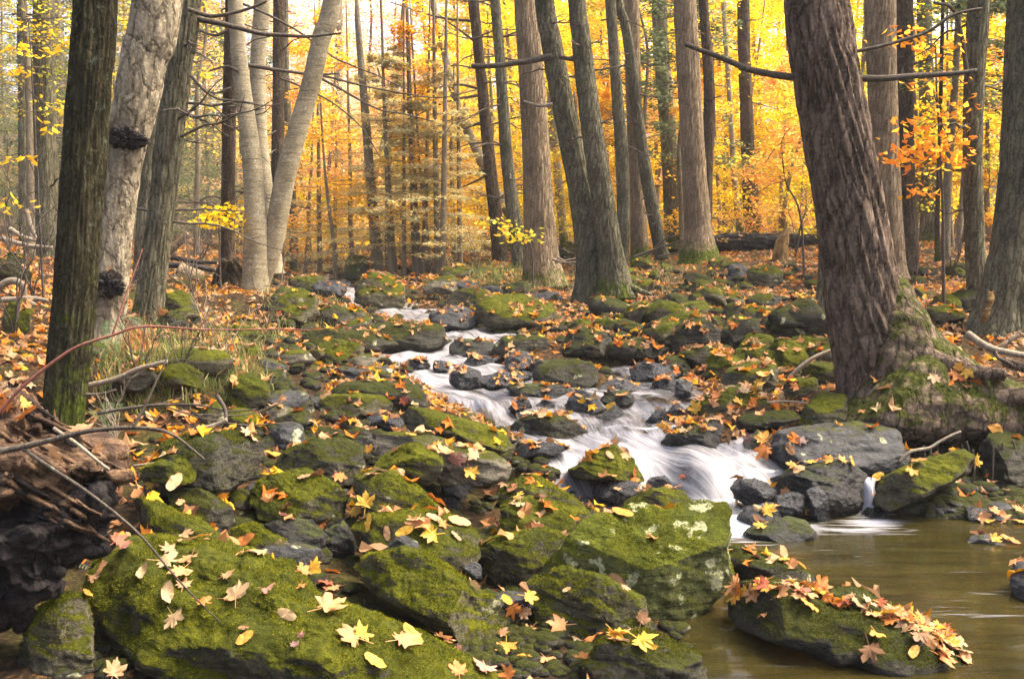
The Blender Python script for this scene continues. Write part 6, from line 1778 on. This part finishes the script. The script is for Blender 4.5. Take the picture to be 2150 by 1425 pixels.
# distant trunks that read as one mass
acc = Acc()
for _ in range(80):
    d = rf.uniform(32, 80); px = rf.uniform(-400, 2600); x = (px - PW / 2) / F * d
    if 520 < px < 1000 and rf.random() < .75: continue
    z = float(ground(x, d)); r = rf.uniform(.06, .2); l = rf.normal() * .6
    v, q, *_ = tube([(x, d, z - .3), (x + l * .4, d, z + 6), (x + l, d, z + 14)], [r, r * .8, r * .4], 6, 6)
    acc.add(v, q)
ft = link('distant_trunks', acc.mesh('distant_trunks', M['bark_far']))
tag(ft, 'thicket of far thin trunks within the autumn woods', kind='stuff')
# ------------------------------------------------------------------ the misty air
bm = bmesh.new()
bmesh.ops.create_cube(bm, size=1)
bmesh.ops.scale(bm, vec=(420, 260, 50), verts=bm.verts)
bmesh.ops.translate(bm, vec=(0, 115, 22.5), verts=bm.verts)
hm = bpy.data.meshes.new('haze'); bm.to_mesh(hm); bm.free()
t = NT('valley_haze')
pv = t.n('VolumePrincipled')
pv.inputs['Color'].default_value = (1.0, .97, .92, 1)
pv.inputs['Density'].default_value = .0008
t.t.links.new(pv.outputs[0], t.out.inputs['Volume'])
hm.materials.append(t.m)
tag(link('haze', hm), 'thin autumn haze in the valley', kind='stuff')
# ------------------------------------------------------------------ names and labels that single each thing out
ORD = ['', 'second', 'third', 'fourth', 'fifth', 'sixth', 'seventh', 'eighth', 'ninth', 'tenth', 'eleventh', 'twelfth', 'thirteenth', 'fourteenth', 'fifteenth', 'sixteenth', 'seventeenth', 'eighteenth', 'nineteenth', 'twentieth'] + ['twenty-' + x for x in ('first', 'second', 'third', 'fourth', 'fifth', 'sixth', 'seventh', 'eighth', 'ninth')] + ['thirtieth'] + ['thirty-' + x for x in ('first', 'second', 'third', 'fourth', 'fifth', 'sixth', 'seventh', 'eighth', 'ninth')] + ['fortieth']
def nth(i, first='leftmost'):
    return first if i == 0 else (ORD[i] if i < len(ORD) else 'number %d' % (i + 1))
PREP = {'in', 'on', 'of', 'with', 'under', 'behind', 'beside', 'right', 'left', 'at', 'below', 'beneath', 'above', 'from', 'between', 'along', 'among', 'through', 'against', 'right', 'to', 'scattered', 'heaped', 'marked', 'leaning', 'holding', 'tucked', 'wearing', 'standing', 'covered', 'strewn', 'spanning', 'touching', 'splitting', 'dividing', 'overhanging', 'tapering', 'slanting', 'lying', 'pointing', 'wedged'}
def short(lab, most=9):
    wds = lab.split(',')[0].split()
    if len(wds) <= most: return ' '.join(wds)
    cut = max((i for i in range(3, most + 1) if wds[i] in PREP and wds[i - 1] not in PREP), default=most)
    return ' '.join(wds[:cut])
def px_of(o):
    return proj(np.array(o.matrix_world.translation))
bpy.context.view_layer.update()
MARK = [('the massive leaning tree', 1850, 780), ('the twin leaning hemlocks', 1265, 600), ('the large grey tan tree', 1465, 530), ('the splintered snag', 1640, 550), ('the forked birch', 535, 650),
        ('the stilt-rooted hemlock', 470, 640), ('the grey hemlock with the white streak', 305, 700), ('the dark mossy trunk', 130, 890), ('the rotten stump', 150, 1050), ('the tan trunk', 1140, 570),
        ('the green grey trunk at right', 2055, 650), ('the thick flaring trunk', 2095, 700), ('the lone waterfall', 1832, 1060), ('the white chute', 1500, 1060), ('the curled driftwood', 400, 745),
        ('the huge sloping boulder', 500, 1250), ('the big angular boulder', 1400, 1180), ('the biggest midstream boulder', 1090, 650), ('the peaked green boulder', 515, 815), ('the domed moss boulder', 625, 1040),
        ('the leaf-topped boulder', 1190, 780), ('the moss-topped cascade rock', 1275, 980), ('the long mossy rock', 960, 900), ('the bright green upright boulder', 1658, 735), ('the large far angular boulder', 797, 610),
        ('the pale-edged green boulder', 1552, 708), ('the leaf-covered left slab', 725, 710), ('the lilac stone', 800, 787), ('the leaf-capped boulder', 1460, 930), ('the moss bank', 1370, 725), ('the overhanging dark boulder', 430, 970), ('the round upper boulder', 1232, 714)]
def place(o):
    p = px_of(o)
    k = min(MARK, key=lambda m: math.hypot(m[1] - p[0], 1.6 * (m[2] - p[1])))
    dx, dy = p[0] - k[1], 1.6 * (p[1] - k[2])
    rel = ('right of ' if dx > 0 else 'left of ') if abs(dx) > abs(dy) else ('in front of ' if dy > 0 else 'behind ')
    return rel + k[0], math.hypot(dx, dy)
ADJ = {'mossy_rock': 'mossy', 'thick_moss_rock': 'bright green', 'dark_moss_rock': 'dark olive', 'grey_rock': 'pale grey', 'wet_rock': 'black wet', 'wet_mossy_rock': 'dark damp', 'tan_rock': 'tan'}
sets = {}
for o in LOOSE:
    rel, ds = place(o)
    sets.setdefault((ADJ[o.data.materials[0].name], rel), []).append((ds, o))
for (adj, rel), lst in sets.items():
    lst.sort(key=lambda a: a[0])
    for i, (ds, o) in enumerate(lst):
        if len(lst) == 1: o['label'] = 'small %s stone %s' % (adj, rel)
        else: o['label'] = '%s small %s stone %s' % ('closest' if i == 0 else ORD[i] + ' closest', adj, rel)
        o['category'] = 'stone'; o['group'] = 'loose stones along the brook'
sets = {}
for e in SHR:
    rel, ds = place(e)
    sets.setdefault(rel, []).append((ds, e))
for rel, lst in sets.items():
    lst.sort(key=lambda a: a[0])
    for i, (ds, e) in enumerate(lst):
        e['label'] = ('leafless twiggy shrub %s' % rel) if len(lst) == 1 else ('%s leafless twiggy shrub %s' % ('closest' if i == 0 else ORD[i] + ' closest', rel))
        e['group'] = 'leafless shrubs on the banks'
for o in NAMED_ROCKS:
    o['group'] = 'boulders of the brook'
CN = {'pale': 'cream', 'peach': 'peach', 'tan': 'tan', 'gold': 'golden', 'brown': 'brown', 'pink': 'dusky pink', 'purple': 'dark purple', 'yellow': 'yellow', 'orange': 'orange', 'red': 'red'}
sets = {}
for (o, col, kind, ob) in LEAVES:
    lb = ob.get('label') if ob and ob.name.split('.')[0] in ('boulder', 'rock', 'stone') else None
    if lb and not lb.startswith(('closest', 'second', 'third', 'fourth', 'fifth', 'sixth', 'small')): where = 'on the ' + short(lb, 8)
    elif lb: where = 'on loose stone ' + place(o)[0]
    else: where = 'lying ' + place(o)[0]
    sets.setdefault((CN[col], kind, where), []).append((px_of(o)[0], o))
for (col, kind, where), lst in sets.items():
    lst.sort(key=lambda a: a[0])
    kn = 'maple leaf' if kind == 'maple' else 'oval leaf'
    for i, (x, o) in enumerate(lst):
        o['label'] = ('%s %s %s' % (col, kn, where)) if len(lst) == 1 else ('%s %s %s %s' % (nth(i), col, kn, where) if i == 0 else '%s %s %s from left %s' % (nth(i), col, kn, where))
        o['category'] = 'leaf'; o['group'] = 'fallen leaves'
PN = {id(YEL): 'bright yellow', id(GLD): 'golden', id(ORG): 'orange', id(PNK): 'rose orange', id(YGR): 'yellow green', id(DIM): 'dull ochre', id(HEM): 'dark green', id(OLV): 'tawny'}
sets = {}
for (e, kind, H, pal, base) in BIGT:
    if 'label' in e: continue
    d = base[1]
    nm = e.name.split('.')[0]
    band = 'edge of the wood' if d < 21 else 'front of the wood' if d < 27 else 'middle of the wood' if d < 39 else 'back of the wood'
    sets.setdefault((PN[id(pal)], nm.replace('_', ' '), band), []).append((proj(base)[0], e))
for (c, nm, band), lst in sets.items():
    lst.sort(key=lambda a: a[0])
    for i, (x, e) in enumerate(lst):
        e['label'] = ('%s %s at the %s' % (c, nm, band)) if len(lst) == 1 else ('%s %s %s at the %s' % (nth(i), c, nm, band) if i == 0 else '%s %s %s from the left at the %s' % (nth(i), c, nm, band))
        e['group'] = 'understory trees and saplings of the wood'
seen = {}
for o in COL.objects:
    if o.parent is None and 'label' in o and o.get('kind') is None:
        l = o['label']
        if l in seen: seen[l].append(o)
        else: seen[l] = [o]
for l, os_ in seen.items():
    if len(os_) > 1:
        os_.sort(key=lambda o: px_of(o)[0])
        for i, o in enumerate(os_): o['label'] = l + (', the left one' if i == 0 else ', the right one' if i == 1 and len(os_) == 2 else ', %s from left' % nth(i))
